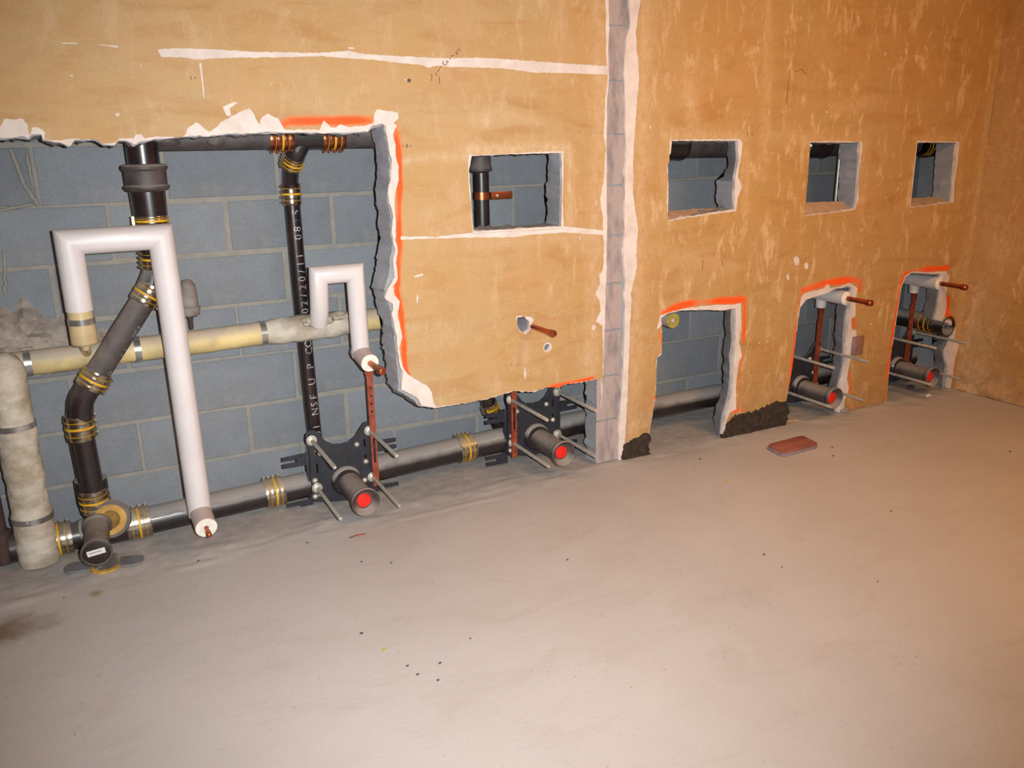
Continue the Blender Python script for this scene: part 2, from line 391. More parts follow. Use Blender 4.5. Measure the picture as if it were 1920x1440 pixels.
# back wall of the pipe space: mortar bed with every block laid in it
wb = struct(obj('wall_back', MB().box(((XL+XR)/2, .4+.003+.05, ZC/2), (XR-XL+.24, .1, ZC)), 'mortar', smooth=0))
def block_mesh(name, L, H, T, bev=.004, seed=0):
    bm = bmesh.new(); bmesh.ops.create_cube(bm, size=1)
    for w in bm.verts: w.co = Vector((w.co.x*L, w.co.y*T, w.co.z*H))
    bmesh.ops.bevel(bm, geom=[e for e in bm.edges if sum(abs(q.co.y+T/2) < 1e-4 for q in e.verts) == 2], offset=bev, segments=1, affect='EDGES')
    me = bpy.data.meshes.new(name); bm.to_mesh(me); bm.free(); me.materials.append(MT['block']); return me
bmz = [block_mesh('block', .3975, .1935, .02), block_mesh('block', .3985, .1945, .022, .003), block_mesh('block', .396, .192, .02, .006)]
for r in range(11):
    z = (r+.5)*COURSE-.009
    off = .0 if r % 2 else .2032
    # anchors measured on the photograph: an upright joint at x about .505 in the course z .98-1.18
    x0 = at(427, 425, y=.4).x + (0 if r % 2 == 1 else .2032)
    k0 = int((-.75-x0)/.4064)-1
    for k in range(k0, 12):
        x = x0+(k+.5)*.4064
        if x-.2 < -.95 or x-.2 > XR: continue
        if z > 1.72: continue
        o = bpy.data.objects.new('block', random.choice(bmz)); C.objects.link(o); o.parent = wb
        o.location = (x+random.uniform(-.001, .001), .4+.011+random.uniform(-.0012, .0012), z+random.uniform(-.0008, .0008))

# right wall
mb = MB(); gx = np.concatenate([np.linspace(0, -1.4, 70), np.linspace(-1.5, -4.2, 20)]); gz = np.concatenate([np.linspace(0, .26, 22), np.linspace(.30, ZC, 28)])
for y in gx:
    for z in gz:
        mb.v.append(Vector((XR-.004*mn.noise(Vector((y*3, z*3, 5)))-max(0, 1-z/.19)*(.016+.022*mn.noise(Vector((y*11, z*16, 1)))+.010*mn.noise(Vector((y*27, z*30, 1)))), y, z)))
n = len(gz)
for i in range(89):
    for j in range(49): mb.f.append((i*n+j, i*n+j+1, (i+1)*n+j+1, (i+1)*n+j)); mb.m.append(0)
wr = obj('wall_right', mb, 'coat', smooth=60, recalc=False); struct(wr)
me = wr.data
a = me.attributes.new('pale', 'FLOAT', 'POINT'); me.attributes.new('spray', 'FLOAT', 'POINT')
a.data.foreach_set('value', [min(1, max(0, 1.6-v.co.z/.09+1.2*mn.noise(v.co*9)))*.75+(.35 if mn.noise(v.co*2.3) > .25 else 0) + max(0, 1-abs(v.co.y+.1)/.16)*.45 for v in me.vertices])
obj('wall_body', MB().box((XR+.07, -1.85, ZC/2), (.12, 4.7, ZC)), 'core', wr, smooth=0)

# ------------------------------------------------------------------ setting: front wall (block core, white plaster, orange skin)
# outlines traced on the plane of the wall
big_coat = [(-420, 262), (-200, 240), (0, 235), (8, 223), (42, 222), (52, 234), (57, 256), (60, 240), (73, 239), (85, 249), (83, 261), (92, 263), (115, 263), (140, 260), (177, 261), (194, 270), (217, 267), (223, 260), (250, 259),
 (255, 253), (267, 252), (271, 259), (292, 256), (333, 257), (346, 255), (354, 238), (369, 229), (381, 238), (392, 247), (400, 243), (419, 226), (445, 213), (467, 203), (475, 211), (483, 226), (486, 233), (490, 220), (502, 213), (521, 222), (531, 238), (534, 243), (579, 243), (600, 243), (603, 234), (608, 226), (621, 238), (629, 239), (637, 233), (654, 238), (683, 236), (700, 230), (702, 211), (708, 206), (727, 208), (746, 211), (748, 222), (738, 230), (745, 236), (737, 251), (742, 270), (742, 292), (748, 313), (748, 338), (744, 353), (740, 378), (743, 420), (742, 451), (746, 470), (743, 490), (746, 510), (746, 524), (738, 538), (740, 554), (750, 565), (746, 590), (755, 632), (749, 652), (756, 687), (766, 703), (780, 712), (801, 723), (810, 735), (813, 751), (817, 763),
 (849, 759), (880, 755), (917, 747), (949, 737), (963, 733), (1001, 734), (1026, 726), (1049, 727), (1057, 721), (1092, 716), (1107, 713), (1134, 708)]
big_plas = [(-420, 280), (-200, 266), (0, 259), (45, 256), (54, 261), (60, 252), (78, 252), (80, 262), (95, 265), (112, 267), (128, 274), (133, 273), (140, 262), (180, 262), (195, 270), (214, 272), (222, 263), (236, 263), (252, 272), (262, 266), (290, 261), (310, 259), (340, 256), (380, 255), (440, 251), (480, 250), (500, 246), (520, 248), (600, 249), (640, 249), (690, 246), (700, 236), (716, 231), (724, 236), (726, 262), (731, 285), (735, 310), (733, 335), (728, 358), (731, 380), (737, 400), (735, 430), (738, 455), (742, 470), (738, 490), (741, 520), (728, 540), (722, 560), (738, 570), (736, 590), (743, 625), (746, 650), (750, 685), (756, 700), (752, 730), (765, 735), (785, 748), (790, 760), (815, 765),
 (849, 760), (880, 756), (917, 748), (949, 738), (963, 734), (1001, 735), (1026, 727), (1057, 722), (1092, 717), (1107, 714), (1117, 712)]
big_core = [(-420, 285), (-200, 270), (0, 262), (45, 259), (54, 263), (60, 255), (77, 254), (80, 264), (112, 269), (128, 276), (140, 264), (180, 264), (195, 273), (214, 274), (222, 265), (236, 264), (252, 274), (262, 268), (290, 263), (340, 258), (440, 253), (520, 250), (640, 251), (690, 249), (700, 240), (724, 235), (727, 262), (732, 290), (735, 320), (730, 355), (732, 385), (737, 430), (739, 458), (735, 480), (732, 520), (724, 545), (735, 575), (739, 610), (744, 650), (748, 690), (750, 735), (760, 740), (778, 752), (790, 764),
 (815, 767), (849, 761), (880, 757), (917, 749), (949, 739), (963, 735), (1001, 736), (1026, 728), (1057, 723), (1092, 718), (1107, 715), (1117, 712)]
def closed_big(pts, xb):
    q = px(pts); return [(-3.0, q[0][1])] + q + [(xb, q[-1][1]), (xb, -.2), (-3.0, -.2)]
XC = 1.945
cb = closed_big(big_coat, 1.96); pb = closed_big(big_plas, 1.958); kb = closed_big(big_core, 1.952)
w1c = px([(881, 289), (885, 291), (960, 288), (1000, 285), (1058, 283), (1057, 330), (1056, 378), (1058, 424), (1140, 433), (1140, 441), (1056, 436), (1000, 440), (960, 445), (885, 446), (820, 447), (752, 450), (751, 443), (820, 444), (886, 436), (884, 400), (879, 340), (877, 300)])
w1k = px([(885, 293), (930, 290), (1000, 288), (1053, 287), (1055, 330), (1053, 424), (1000, 427), (888, 434), (884, 380), (880, 320)])
w2c = px([(1256, 262), (1300, 261), (1388, 260), (1393, 268), (1390, 300), (1384, 330), (1392, 350), (1384, 372), (1382, 396), (1330, 402), (1254, 415), (1250, 380), (1253, 330), (1250, 318), (1255, 300)])
w2k = px([(1260, 264), (1385, 264), (1385, 300), (1379, 335), (1378, 392), (1253, 413), (1254, 340), (1252, 296), (1258, 288)])
w3c = px([(1519, 265), (1560, 264), (1617, 265), (1618, 275), (1611, 330), (1610, 375), (1604, 394), (1508, 406), (1514, 340), (1518, 290)])
w3k = px([(1520, 267), (1614, 267), (1612, 320), (1607, 380), (1603, 392), (1509, 404)])
w4c = px([(1719, 264), (1800, 265), (1797, 300), (1790, 345), (1789, 380), (1706, 390), (1711, 340)])
w4k = px([(1721, 267), (1796, 267), (1790, 330), (1786, 378), (1708, 388)])
r1c = px([(1212, 830), (1216, 814), (1223, 778), (1229, 739), (1231, 672), (1241, 660), (1241, 610), (1231, 619), (1238, 592), (1252, 586), (1280, 579), (1316, 574), (1338, 571), (1374, 571), (1390, 568), (1391, 611), (1387, 640), (1392, 667), (1386, 680), (1381, 722), (1381, 767), (1369, 775), (1361, 794), (1357, 830), (1360, 900), (1210, 900)])
r1p = px([(1213, 830), (1217, 814), (1224, 778), (1230, 739), (1232, 672), (1241, 664), (1241, 596), (1252, 588), (1280, 582), (1330, 581), (1358, 582), (1380, 578), (1380, 640), (1376, 694), (1374, 730), (1371, 750), (1362, 780), (1356, 814), (1357, 830), (1360, 900), (1210, 900)])
r1k = px([(1214, 832), (1218, 814), (1225, 778), (1230, 739), (1232, 674), (1241, 666), (1242, 597), (1252, 589), (1280, 584), (1330, 583), (1376, 581), (1375, 610), (1377, 640), (1372, 670), (1374, 694), (1369, 744), (1358, 780), (1354, 814), (1354, 900), (1210, 900)])
r2c = px([(1472, 765), (1484, 700), (1492, 633), (1498, 583), (1503, 556), (1509, 549), (1544, 541), (1552, 532), (1559, 540), (1584, 534), (1594, 530), (1609, 540), (1605, 565), (1605, 592), (1597, 598), (1598, 617), (1607, 620), (1607, 630), (1600, 635), (1600, 667), (1594, 677), (1589, 708), (1592, 731), (1584, 750), (1583, 790), (1470, 790)])
r2p = px([(1473, 765), (1484, 700), (1492, 640), (1499, 590), (1501, 577), (1512, 562), (1530, 556), (1552, 550), (1565, 542), (1590, 537), (1601, 541), (1596, 569), (1592, 594), (1590, 625), (1588, 660), (1586, 688), (1578, 725), (1572, 768), (1570, 790), (1470, 790)])
r2k = px([(1474, 765), (1485, 700), (1493, 640), (1501, 590), (1513, 565), (1530, 558), (1552, 552), (1565, 544), (1598, 541), (1594, 569), (1588, 594), (1586, 625), (1585, 660), (1583, 688), (1574, 725), (1570, 768), (1568, 800), (1472, 800)])
r3c = px([(1660, 765), (1662, 747), (1670, 667), (1682, 584), (1689, 538), (1697, 517), (1710, 509), (1745, 510), (1774, 508), (1781, 517), (1774, 553), (1776, 572), (1770, 599), (1785, 601), (1793, 615), (1791, 634), (1799, 647), (1791, 674), (1788, 700), (1783, 730), (1780, 765)])
r3p = px([(1661, 765), (1663, 747), (1671, 667), (1684, 584), (1691, 540), (1698, 520), (1711, 511), (1745, 514), (1768, 513), (1768, 540), (1762, 580), (1757, 600), (1785, 608), (1789, 630), (1776, 655), (1776, 680), (1780, 700), (1776, 765)])
r3k = px([(1662, 765), (1664, 747), (1673, 660), (1686, 590), (1694, 535), (1708, 514), (1765, 517), (1765, 540), (1759, 580), (1753, 600), (1783, 612), (1785, 642), (1772, 659), (1774, 672), (1778, 688), (1774, 703), (1770, 765)])
h1c = px([(968, 594), (975, 592), (984, 593), (997, 594), (1002, 600), (998, 606), (995, 618), (986, 627), (975, 622), (970, 610)])
h1k = px([(970, 596), (983, 593), (993, 603), (994, 618), (985, 626), (976, 621), (970, 609)])
def ring(u, v, r, n=14):
    c = at(u, v, y=0); return [(c.x+r*math.cos(2*PI*i/n), c.z+r*math.sin(2*PI*i/n)) for i in range(n)]
h2c = ring(1027, 651, .021); h2k = ring(1027, 652, .0155)
scar = px([(296, 93), (330, 90), (400, 92), (480, 97), (540, 98), (600, 99), (655, 95), (680, 101), (750, 105), (830, 109), (900, 108), (960, 111), (1050, 118), (1145, 124), (1145, 140), (1060, 137), (1000, 136), (940, 128), (880, 126), (850, 126), (820, 123), (805, 127), (790, 122), (760, 119), (700, 112), (650, 109), (600, 105), (560, 107), (480, 108), (410, 109), (370, 112), (345, 108), (302, 107)])
dash = [px([(115, 80), (146, 80), (146, 82), (115, 82)]), px([(187, 83), (222, 86), (222, 89), (187, 85)]), px([(418, 200), (440, 191), (447, 192), (431, 203), (434, 218), (425, 217), (420, 206)]), px([(374, 118), (378, 118), (385, 190), (381, 178)]), px([(776, 518), (794, 512), (793, 517), (778, 521)])]
small = []
rs = random.Random(3)
for u, v, w, h in [(1494, 490, 14, 22), (1512, 500, 9, 14), (1478, 520, 6, 16), (1220, 238, 3, 10), (1088, 446, 3, 9), (965, 465, 2, 7), (783, 560, 3, 20), (985, 700, 4, 30), (1040, 590, 2, 8), (1424, 643, 5, 3), (1440, 640, 4, 4), (1633, 608, 6, 3), (760, 150, 3, 3), (1660, 100, 3, 10), (1700, 95, 4, 12), (1828, 410, 3, 20), (1550, 210, 6, 5), (1232, 27, 3, 4), (1300, 135, 3, 5), (320, 210, 4, 3), (220, 215, 9, 7), (135, 142, 6, 4), (1113, 614, 8, 12), (1118, 380, 3, 12), (660, 90, 14, 4), (820, 107, 3, 3)]:
    c = [(u+w*.5*math.cos(a_)*rs.uniform(.6, 1.3), v+h*.5*math.sin(a_)*rs.uniform(.6, 1.3)) for a_ in [i*PI/4 for i in range(8)]]
    small.append(px(c))
chl = [(1135, -60), (1135, 0), (1136, 31), (1136, 83), (1139, 142), (1135, 187), (1132, 256), (1135, 280), (1133, 330), (1125, 372), (1130, 405), (1132, 467), (1131, 505), (1123, 515), (1125, 530), (1117, 551), (1123, 561), (1127, 583), (1117, 603), (1129, 611), (1131, 655), (1130, 709), (1128, 730)]
chr_ = [(1206, -60), (1201, 0), (1193, 62), (1199, 146), (1192, 230), (1188, 300), (1188, 363), (1197, 426), (1194, 480), (1195, 500), (1184, 550), (1185, 560), (1181, 639), (1177, 750), (1172, 833), (1170, 900)]
q = px(chl); q2 = px(chr_)
chc = [(q[0][0], 2.7)] + q + [(XC, -.2), (q2[-1][0], -.2)] + q2[::-1] + [(q2[0][0], 2.7)]
qp = px([(1142, 0), (1143, 52), (1141, 100), (1143, 142), (1139, 187), (1138, 256), (1138, 280), (1138, 330), (1139, 405), (1138, 467), (1138, 505), (1136, 551), (1135, 600), (1133, 655), (1130, 740), (1125, 800), (1122, 868)])
qq = px([(1180, 0), (1182, 50), (1176, 70), (1172, 104), (1171, 150), (1173, 200), (1174, 300), (1172, 397), (1171, 450), (1170, 488), (1173, 520), (1172, 600), (1169, 694), (1163, 778), (1160, 861)])
chp = [(qp[0][0], 2.7)] + qp + [(qp[-1][0], -.2), (qq[-1][0], -.2)] + qq[::-1] + [(qq[0][0], 2.7)]
# mastic patches sit where skin and plaster are gone at the foot of the wall
mas = [px([(1164, 866), (1166, 850), (1172, 832), (1185, 824), (1200, 819), (1210, 812), (1222, 818), (1216, 846), (1222, 862), (1200, 872), (1186, 872)]),
       px([(1358, 812), (1362, 795), (1378, 778), (1400, 776), (1420, 768), (1440, 760), (1455, 752), (1466, 754), (1476, 752), (1478, 775), (1474, 796), (1462, 806), (1440, 812), (1415, 818), (1390, 822), (1352, 828)])]
outer = [(XL, 0), (XR, 0), (XR, ZC), (XL, ZC)]
J = lambda p, s, a, f, sd: jag(p, s, a, f, sd)
coat_cuts = [J(cb, .008, .003, 60, 1), J(chc, .010, .004, 40, 2), J(w1c, .008, .0025, 50, 3), J(w2c, .008, .003, 50, 4), J(w3c, .009, .003, 50, 5), J(w4c, .009, .003, 50, 6), J(r1c, .008, .003, 50, 7), J(r2c, .008, .003, 50, 8), J(r3c, .008, .003, 50, 9), J(h1c, .006, .002, 70, 10), h2c, J(scar, .007, .0022, 60, 11)]
coat_cuts += [J(d, .006, .001, 90, 12) for d in dash] + [J(d, .006, .002, 90, 13) for d in small] + [J(m_, .01, .003, 50, 14) for m_ in mas]
plas_cuts = [J(pb, .009, .004, 45, 21), J(chp, .012, .003, 30, 22), J(w1k, .009, .002, 50, 23), J(w2k, .009, .0025, 50, 24), J(w3k, .01, .002, 50, 25), J(w4k, .01, .002, 50, 26), J(r1p, .009, .003, 50, 27), J(r2p, .009, .003, 50, 28), J(r3p, .009, .003, 50, 29), J(h1k, .006, .002, 70, 30), h2k]
core_cuts = [J(kb, .011, .004, 40, 31), J(w1k, .012, .0015, 40, 33), J(w2k, .012, .002, 40, 34), J(w3k, .012, .0015, 40, 35), J(w4k, .012, .0015, 40, 36), J(r1k, .011, .003, 40, 37), J(r2k, .011, .003, 40, 38), J(r3k, .011, .003, 40, 39), J(h1k, .007, .002, 70, 40), h2k]
# spray paint guide lines (pixels along which the can was drawn) and where old plaster shows through the skin
spray = [([(522, 237), (545, 228), (600, 227), (660, 226), (705, 226)], .017), ([(742, 234), (743, 262), (748, 290), (750, 340), (748, 380), (748, 430), (748, 480), (744, 545), (752, 590), (757, 640), (759, 690), (764, 704)], .014),
         ([(1245, 586), (1280, 572), (1320, 566), (1360, 564), (1396, 562)], .019), ([(1396, 565), (1396, 600), (1394, 640)], .010), ([(1391, 660), (1387, 700), (1384, 772)], .0065), ([(1238, 625), (1240, 655)], .008), ([(1228, 745), (1226, 775)], .006), ([(1374, 771), (1396, 768)], .008),
         ([(1505, 545), (1550, 530), (1600, 524), (1613, 527)], .020), ([(1501, 552), (1497, 580), (1491, 630), (1485, 680), (1481, 720)], .010), ([(1600, 595), (1601, 615)], .008), ([(1612, 530), (1612, 545)], .014), ([(1593, 700), (1595, 735)], .008),
         ([(1690, 530), (1699, 514), (1725, 505), (1755, 504), (1776, 502)], .018), ([(1689, 540), (1680, 590), (1672, 650), (1664, 700), (1660, 742)], .014), ([(1778, 560), (1776, 590), (1787, 598)], .016), ([(1028, 728), (1050, 722), (1085, 715), (1110, 710)], .011)]
spray = [(np.array(px(p)), w) for p, w in spray]
pales = [([(870, 284), (1065, 278)], .030, .8), ([(1066, 280), (1066, 430)], .018, .8), ([(1248, 258), (1392, 256)], .035, .7), ([(1396, 262), (1398, 390)], .035, .7), ([(1246, 270), (1247, 400)], .025, .5), ([(1514, 260), (1624, 260)], .028, .7), ([(1622, 262), (1612, 400)], .025, .7), ([(1716, 262), (1806, 262)], .022, .6), ([(1803, 262), (1796, 385)], .022, .5),
         ([(1121, 0), (1126, 200), (1115, 500), (1105, 690)], .045, .55), ([(1210, 0), (1200, 400), (1190, 700), (1180, 830)], .05, .6), ([(1880, 60), (1848, 290), (1812, 500), (1797, 650)], .06, .75), ([(1835, 380), (1815, 480)], .07, .7), ([(1440, 0), (1438, 160), (1430, 330)], .03, .6), ([(1430, 255), (1560, 258)], .03, .5), ([(1250, 880), (1240, 640)], .02, .35), ([(885, 222), (915, 228)], .016, .8), ([(905, 215), (1010, 228)], .03, .35), ([(760, 300), (880, 288)], .02, .5), ([(880, 455), (1120, 440)], .02, .4), ([(1225, 470), (1380, 500)], .04, .35), ([(1650, 190), (1560, 200)], .03, .6), ([(1290, 160), (1300, 230)], .05, .6), ([(985, 640), (990, 700)], .018, .5), ([(1030, 665), (1030, 700)], .014, .3)]
pales = [(np.array(px(p)), w, k) for p, w, k in pales]
def dist_poly(P, L):
    d = np.full(len(P), 9.0)
    for i in range(len(L)-1):
        a_, b_ = L[i], L[i+1]; ab = b_-a_; t = np.clip(((P-a_)@ab)/(ab@ab), 0, 1); d = np.minimum(d, np.linalg.norm(P-(a_+t[:, None]*ab), axis=1))
    return d
gx, gz = np.meshgrid(np.arange(XL+.03, XR, .03), np.arange(.03, ZC, .03)); G = np.stack([gx.ravel(), gz.ravel()], 1)
fx, fz = np.meshgrid(np.arange(.4, XR, .008), np.arange(.01, 1.56, .008)); FG = np.stack([fx.ravel(), fz.ravel()], 1)
dm = np.full(len(FG), 9.0)
for L, w in spray: dm = np.minimum(dm, dist_poly(FG, L)-w)
FG = FG[dm < .02]
ext = np.concatenate([G, FG+np.random.RandomState(1).uniform(-.001, .001, FG.shape)])
def flare(x, z, k):
    if .95 < x < 1.12 and z > .25: return -.014*k
    # the low openings were knocked wider at the back on their right hand side
    if z > 1.22 and 2.6 < x < 2.72: return .045*k
    if z < .72 and (2.55 < x < 2.8 or 3.4 < x < 3.62 or 4.05 < x < 4.3): return .055*k
    return 0.0
mb, _ = slab(outer, core_cuts, .020, .122, rough=.014, nd=5, seed=2, warp=flare)
wf = struct(obj('wall_front', mb, 'core', smooth=50, recalc=False))
mb, _ = slab(outer, plas_cuts, .0025, .0195, rough=.006, nd=3, seed=5, back=False)
obj('plaster', mb, 'plaster', wf, smooth=60, recalc=False, label='white gypsum plaster showing along every broken edge')
mb, Q = slab(outer, coat_cuts, 0, .0024, extra=[tuple(p) for p in ext], rough=.0006, nd=1, back=False)
co = obj('adhesive_skin', mb, 'coat', wf, smooth=60, recalc=False, label='orange tile adhesive skin with scraped patches and red spray lines')
P = np.array([(v.x, v.z) for v in mb.v]); S = np.zeros(len(P)); K = np.zeros(len(P))
nz = np.array([mn.noise(Vector((p[0]*18, p[1]*18, 4))) for p in P])
for L, w in spray: S = np.maximum(S, np.clip((1.75-dist_poly(P, L)/(w*.85*(1+.35*nz)))/1.4, 0, 1))
nz2 = np.array([mn.noise(Vector((p[0]*7, p[1]*7, 14))) for p in P]); S *= np.clip(.85+.9*nz2, .35, 1)
for L, w, k in pales: K = np.maximum(K, k*np.clip(1.25-dist_poly(P, L)/w, 0, 1))
for nm, val in (('spray', S), ('pale', K)):
    a = co.data.attributes.new(nm, 'FLOAT', 'POINT'); a.data.foreach_set('value', val)
# exposed block faces of the bare strip
for k in range(12):
    z0 = k*COURSE+.004; z1 = min((k+1)*COURSE-.004, ZC)
    xa = .5*(px([(1140, 60)])[0][0]+1.95); 
    ol = jag([(1.940, z0), (2.062, z0), (2.062, z1), (1.940, z1)], .02, .0025, 40, 50+k)
    m_, _ = slab(ol, [], .0135, .0205, rough=.002)
    obj('block', m_, 'column', wf, smooth=40, recalc=False)
for m_ in mas:
    g_, _ = slab(J(m_, .005, .013, 55, 60), [], -.003, .0195, rough=.003, back=False)
    obj('mastic_patch', g_, 'mastic', wf, smooth=50, recalc=False, label='black mastic stuck to the foot of the wall')
for i, m_ in enumerate(mas):   # plaster feathers behind the mastic so no core shows
    pass
def sill(f0, f1, b0, b1):
    a0, a1 = at(*f0, y=.001), at(*f1, y=.001); c0, c1 = at(*b0, y=.10), at(*b1, y=.10); n_ = 22; vb = []
    for i in range(n_+1):
        t = i/n_
        for j in range(7):
            q_ = j/6; p_ = a0.lerp(a1, t).lerp(c0.lerp(c1, t), q_); e_ = .0035*mn.noise(p_*38)+.002*mn.noise(p_*90)
            vb.append(p_+Vector((0, .002*mn.noise(p_*60) if 0 < j else 0, e_)))
    for i in range(n_+1): p_ = a0.lerp(a1, i/n_); vb.append(Vector((p_.x, .02, p_.z-.012)))
    f_ = [(i*7+j, (i+1)*7+j, (i+1)*7+j+1, i*7+j+1) for i in range(n_) for j in range(6)]+[(i*7, (i+1)*7, 7*(n_+1)+i+1, 7*(n_+1)+i) for i in range(n_)]
    obj('window_sill', MB().add(vb, f_), 'sillmix', wf, smooth=50, recalc=False, label='rough plastered sill of a small opening')
sill((886, 438), (1056, 428), (890, 431), (1050, 423))
sill((1252, 414), (1380, 397), (1254, 395), (1378, 387))
sill((1508, 405), (1606, 394), (1509, 380), (1606, 376))
sill((1707, 389), (1789, 379), (1709, 372), (1789, 366))
# pencil writing
def strokes(lst, r=.0012):
    b = MB()
    for s_ in lst: b.tube([at(u, v, y=-.0006) for u, v in s_], r, 5)
    return b
obj('pencil_marks', strokes([[(809, 138), (810, 146), (808, 152)], [(823, 143), (824, 149), (824, 156)], [(816, 137), (819, 141), (817, 142)], [(820, 136), (828, 123)], [(832, 114), (830, 119), (834, 122), (838, 120), (838, 114), (841, 117)], [(843, 109), (845, 112)], [(848, 104), (852, 104)], [(854, 100), (856, 97), (858, 101), (856, 103)], [(857, 94), (861, 92), (862, 97)], [(846, 107), (847, 103)],
    [(756, 271), (756, 275)], [(761, 270), (765, 277)], [(765, 270), (761, 277)], [(770, 272), (771, 276)], [(357, 143), (359, 149)], [(364, 144), (367, 148)], [(1317, 488), (1318, 500), (1316, 508)], [(1353, 487), (1355, 500)], [(1482, 128), (1480, 150), (1474, 195)], [(1490, 135), (1503, 130), (1512, 140)], [(1402, 245), (1401, 255)], [(1409, 249), (1412, 253)]]), 'marker', wf, smooth=0, label='small pencil scribbles and numbers on the orange skin')
obj('screw_hole', MB().lathe(at(767, 151, y=-.0005), (0, -1, 0), [(0, .0065), (.0008, .005), (.0008, 0)], 10), 'ink', wf, smooth=0)

# rough mortar patch on the back wall at the left
mb = MB(); nu, nv = 64, 50
for j in range(nv):
    for i in range(nu):
        x = -.55+i*.78/(nu-1); z = .64+j*.34/(nv-1)
        top = .89-.50*max(0, x+.19)-.10*max(0, -.35-x)
        q = (top-z)/.06+.9*mn.noise(Vector((x*14, z*14, 2)))+.5*mn.noise(Vector((x*34, z*34, 2)))
        e = min(1, max(0, q)); e = e*e*(3-2*e); e *= min(1, max(0, (.20-x)/.10+.5*mn.noise(Vector((x*20, z*20, 7)))))
        w = Vector((x*13, z*13, 8)); low = min(1, max(0, (top-z)/.15))
        y = .412-e*(.026+.035*low+.05*abs(mn.noise(w))+.028*abs(mn.noise(w*2.4))+.012*mn.noise(w*5))
        mb.v.append(Vector((x, y, z)))
for j in range(nv-1):
    for i in range(nu-1): mb.f.append((j*nu+i, j*nu+i+1, (j+1)*nu+i+1, (j+1)*nu+i)); mb.m.append(0)
obj('mortar_patch', mb, 'rubble', wb, smooth=40, label='lumpy broken mortar above the yellow pipe')
# ridges of mortar left on the upper left of the back wall
mb = MB()
for a_, b_, r_ in [((20, 280), (45, 345), .010), ((45, 345), (72, 385), .009), ((50, 290), (62, 350), .007), ((0, 395), (60, 383), .008), ((8, 470), (10, 550), .007)]:
    p0 = at(*a_, y=.401); p1 = at(*b_, y=.401); pts = [p0.lerp(p1, k/8)+Vector((.006*mn.noise(Vector((k*.9, a_[0], 1))), 0, .004*mn.noise(Vector((k*.9, a_[0], 7))))) for k in range(9)]
    mb.tube(pts, [r_*(.8+.4*mn.noise(Vector((k, a_[1], 3)))) for k in range(9)], 8)
obj('mortar_smear', mb, 'mortar', wb, smooth=60)

# ------------------------------------------------------------------ pipework helpers
def coupling(parent, p0, p1, r, mat='steel', screw=(-1, 0, .15), nscrew=4, stripes=True):
    "no-hub coupling: ribbed band from p0 to p1 with clamp screws on one side"
    p0 = Vector(p0); p1 = Vector(p1); L = (p1-p0).length; ax = (p1-p0)/L; R0 = r+.004
    prof = [(0, r+.0005), (0, R0)]
    N = 16
    for i in range(N+1):
        t = L*i/N; prof.append((t, R0+.0011*abs(math.sin(PI*i/4))))
    prof += [(L, R0), (L, r+.0005)]
    c = obj('coupling', MB().lathe(p0, ax, prof, 32), mat, parent, smooth=30)
    if stripes:
        b = MB()
        for t, w in ((.22, .0006), (.52, .0036), (.78, .0006)):
            b.lathe(p0+ax*(L*t-w), ax, [(0, R0+.0005), (0, R0+.0024), (2*w, R0+.0024), (2*w, R0+.0005)], 32)
        obj('yellow_stripe', b, 'yellow', c, smooth=0)
    s = Vector(screw); s = (s-ax*s.dot(ax)).normalized(); tn = ax.cross(s)
    for i in range(nscrew):
        t = L*(i+.5)/nscrew; p = p0+ax*t+s*(R0+.004)
        b = MB(); b.tube([p-tn*.011, p+tn*.011], .0045, 8); b.lathe(p+tn*.011, tn, [(0, .0055), (.005, .0055), (.005, 0)], 6)
        obj('clamp_screw', b, 'steel' if mat == 'steel' else mat, c, smooth=30)
    return c
def pipe(parent, pts, r, mat='iron', name='pipe', n=28, rad=None):
    if rad: pts = fillet(pts, rad, 8)
    return obj(name, MB().tube(pts, r, n), mat, parent, smooth=40)
def sub(a_, b_, t0, t1): a_ = Vector(a_); b_ = Vector(b_); return a_.lerp(b_, t0), a_.lerp(b_, t1)

# ------------------------------------------------------------------ main drain along the floor
dr = thing('drain_pipe', 'long black horizontal drain pipe lying along the foot of the grey block wall', 'pipe', (-.19, .22, 0))
D0 = [(-.36, .235, .055), (.05, .235, .058), (.60, .24, .075), (1.30, .25, .098), (1.95, .25, .118), (2.7, .25, .125), (4.30, .25, .135)]
def dpt(x):
    for i in range(len(D0)-1):
        if D0[i][0] <= x <= D0[i+1][0]:
            t = (x-D0[i][0])/(D0[i+1][0]-D0[i][0]); return Vector(D0[i]).lerp(Vector(D0[i+1]), t)
pipe(dr, [dpt(-.35), dpt(-.12)], .050, 'ironclean')
pipe(dr, [dpt(.02), dpt(.60), dpt(.72)], .052, 'iron')
pipe(dr, [dpt(.95), dpt(1.30), dpt(1.47)], .055, 'iron')
pipe(dr, [dpt(1.46), dpt(1.95), dpt(2.7), dpt(3.3), dpt(4.29)], .055, 'iron')
for x, L in ((-.20, .09), (.065, .085), (.565, .075), (1.405, .075), (3.72, .07)):
    coupling(dr, dpt(x-L/2), dpt(x+L/2), .0535 if x < .7 else .0565, screw=(0, .7, .7))
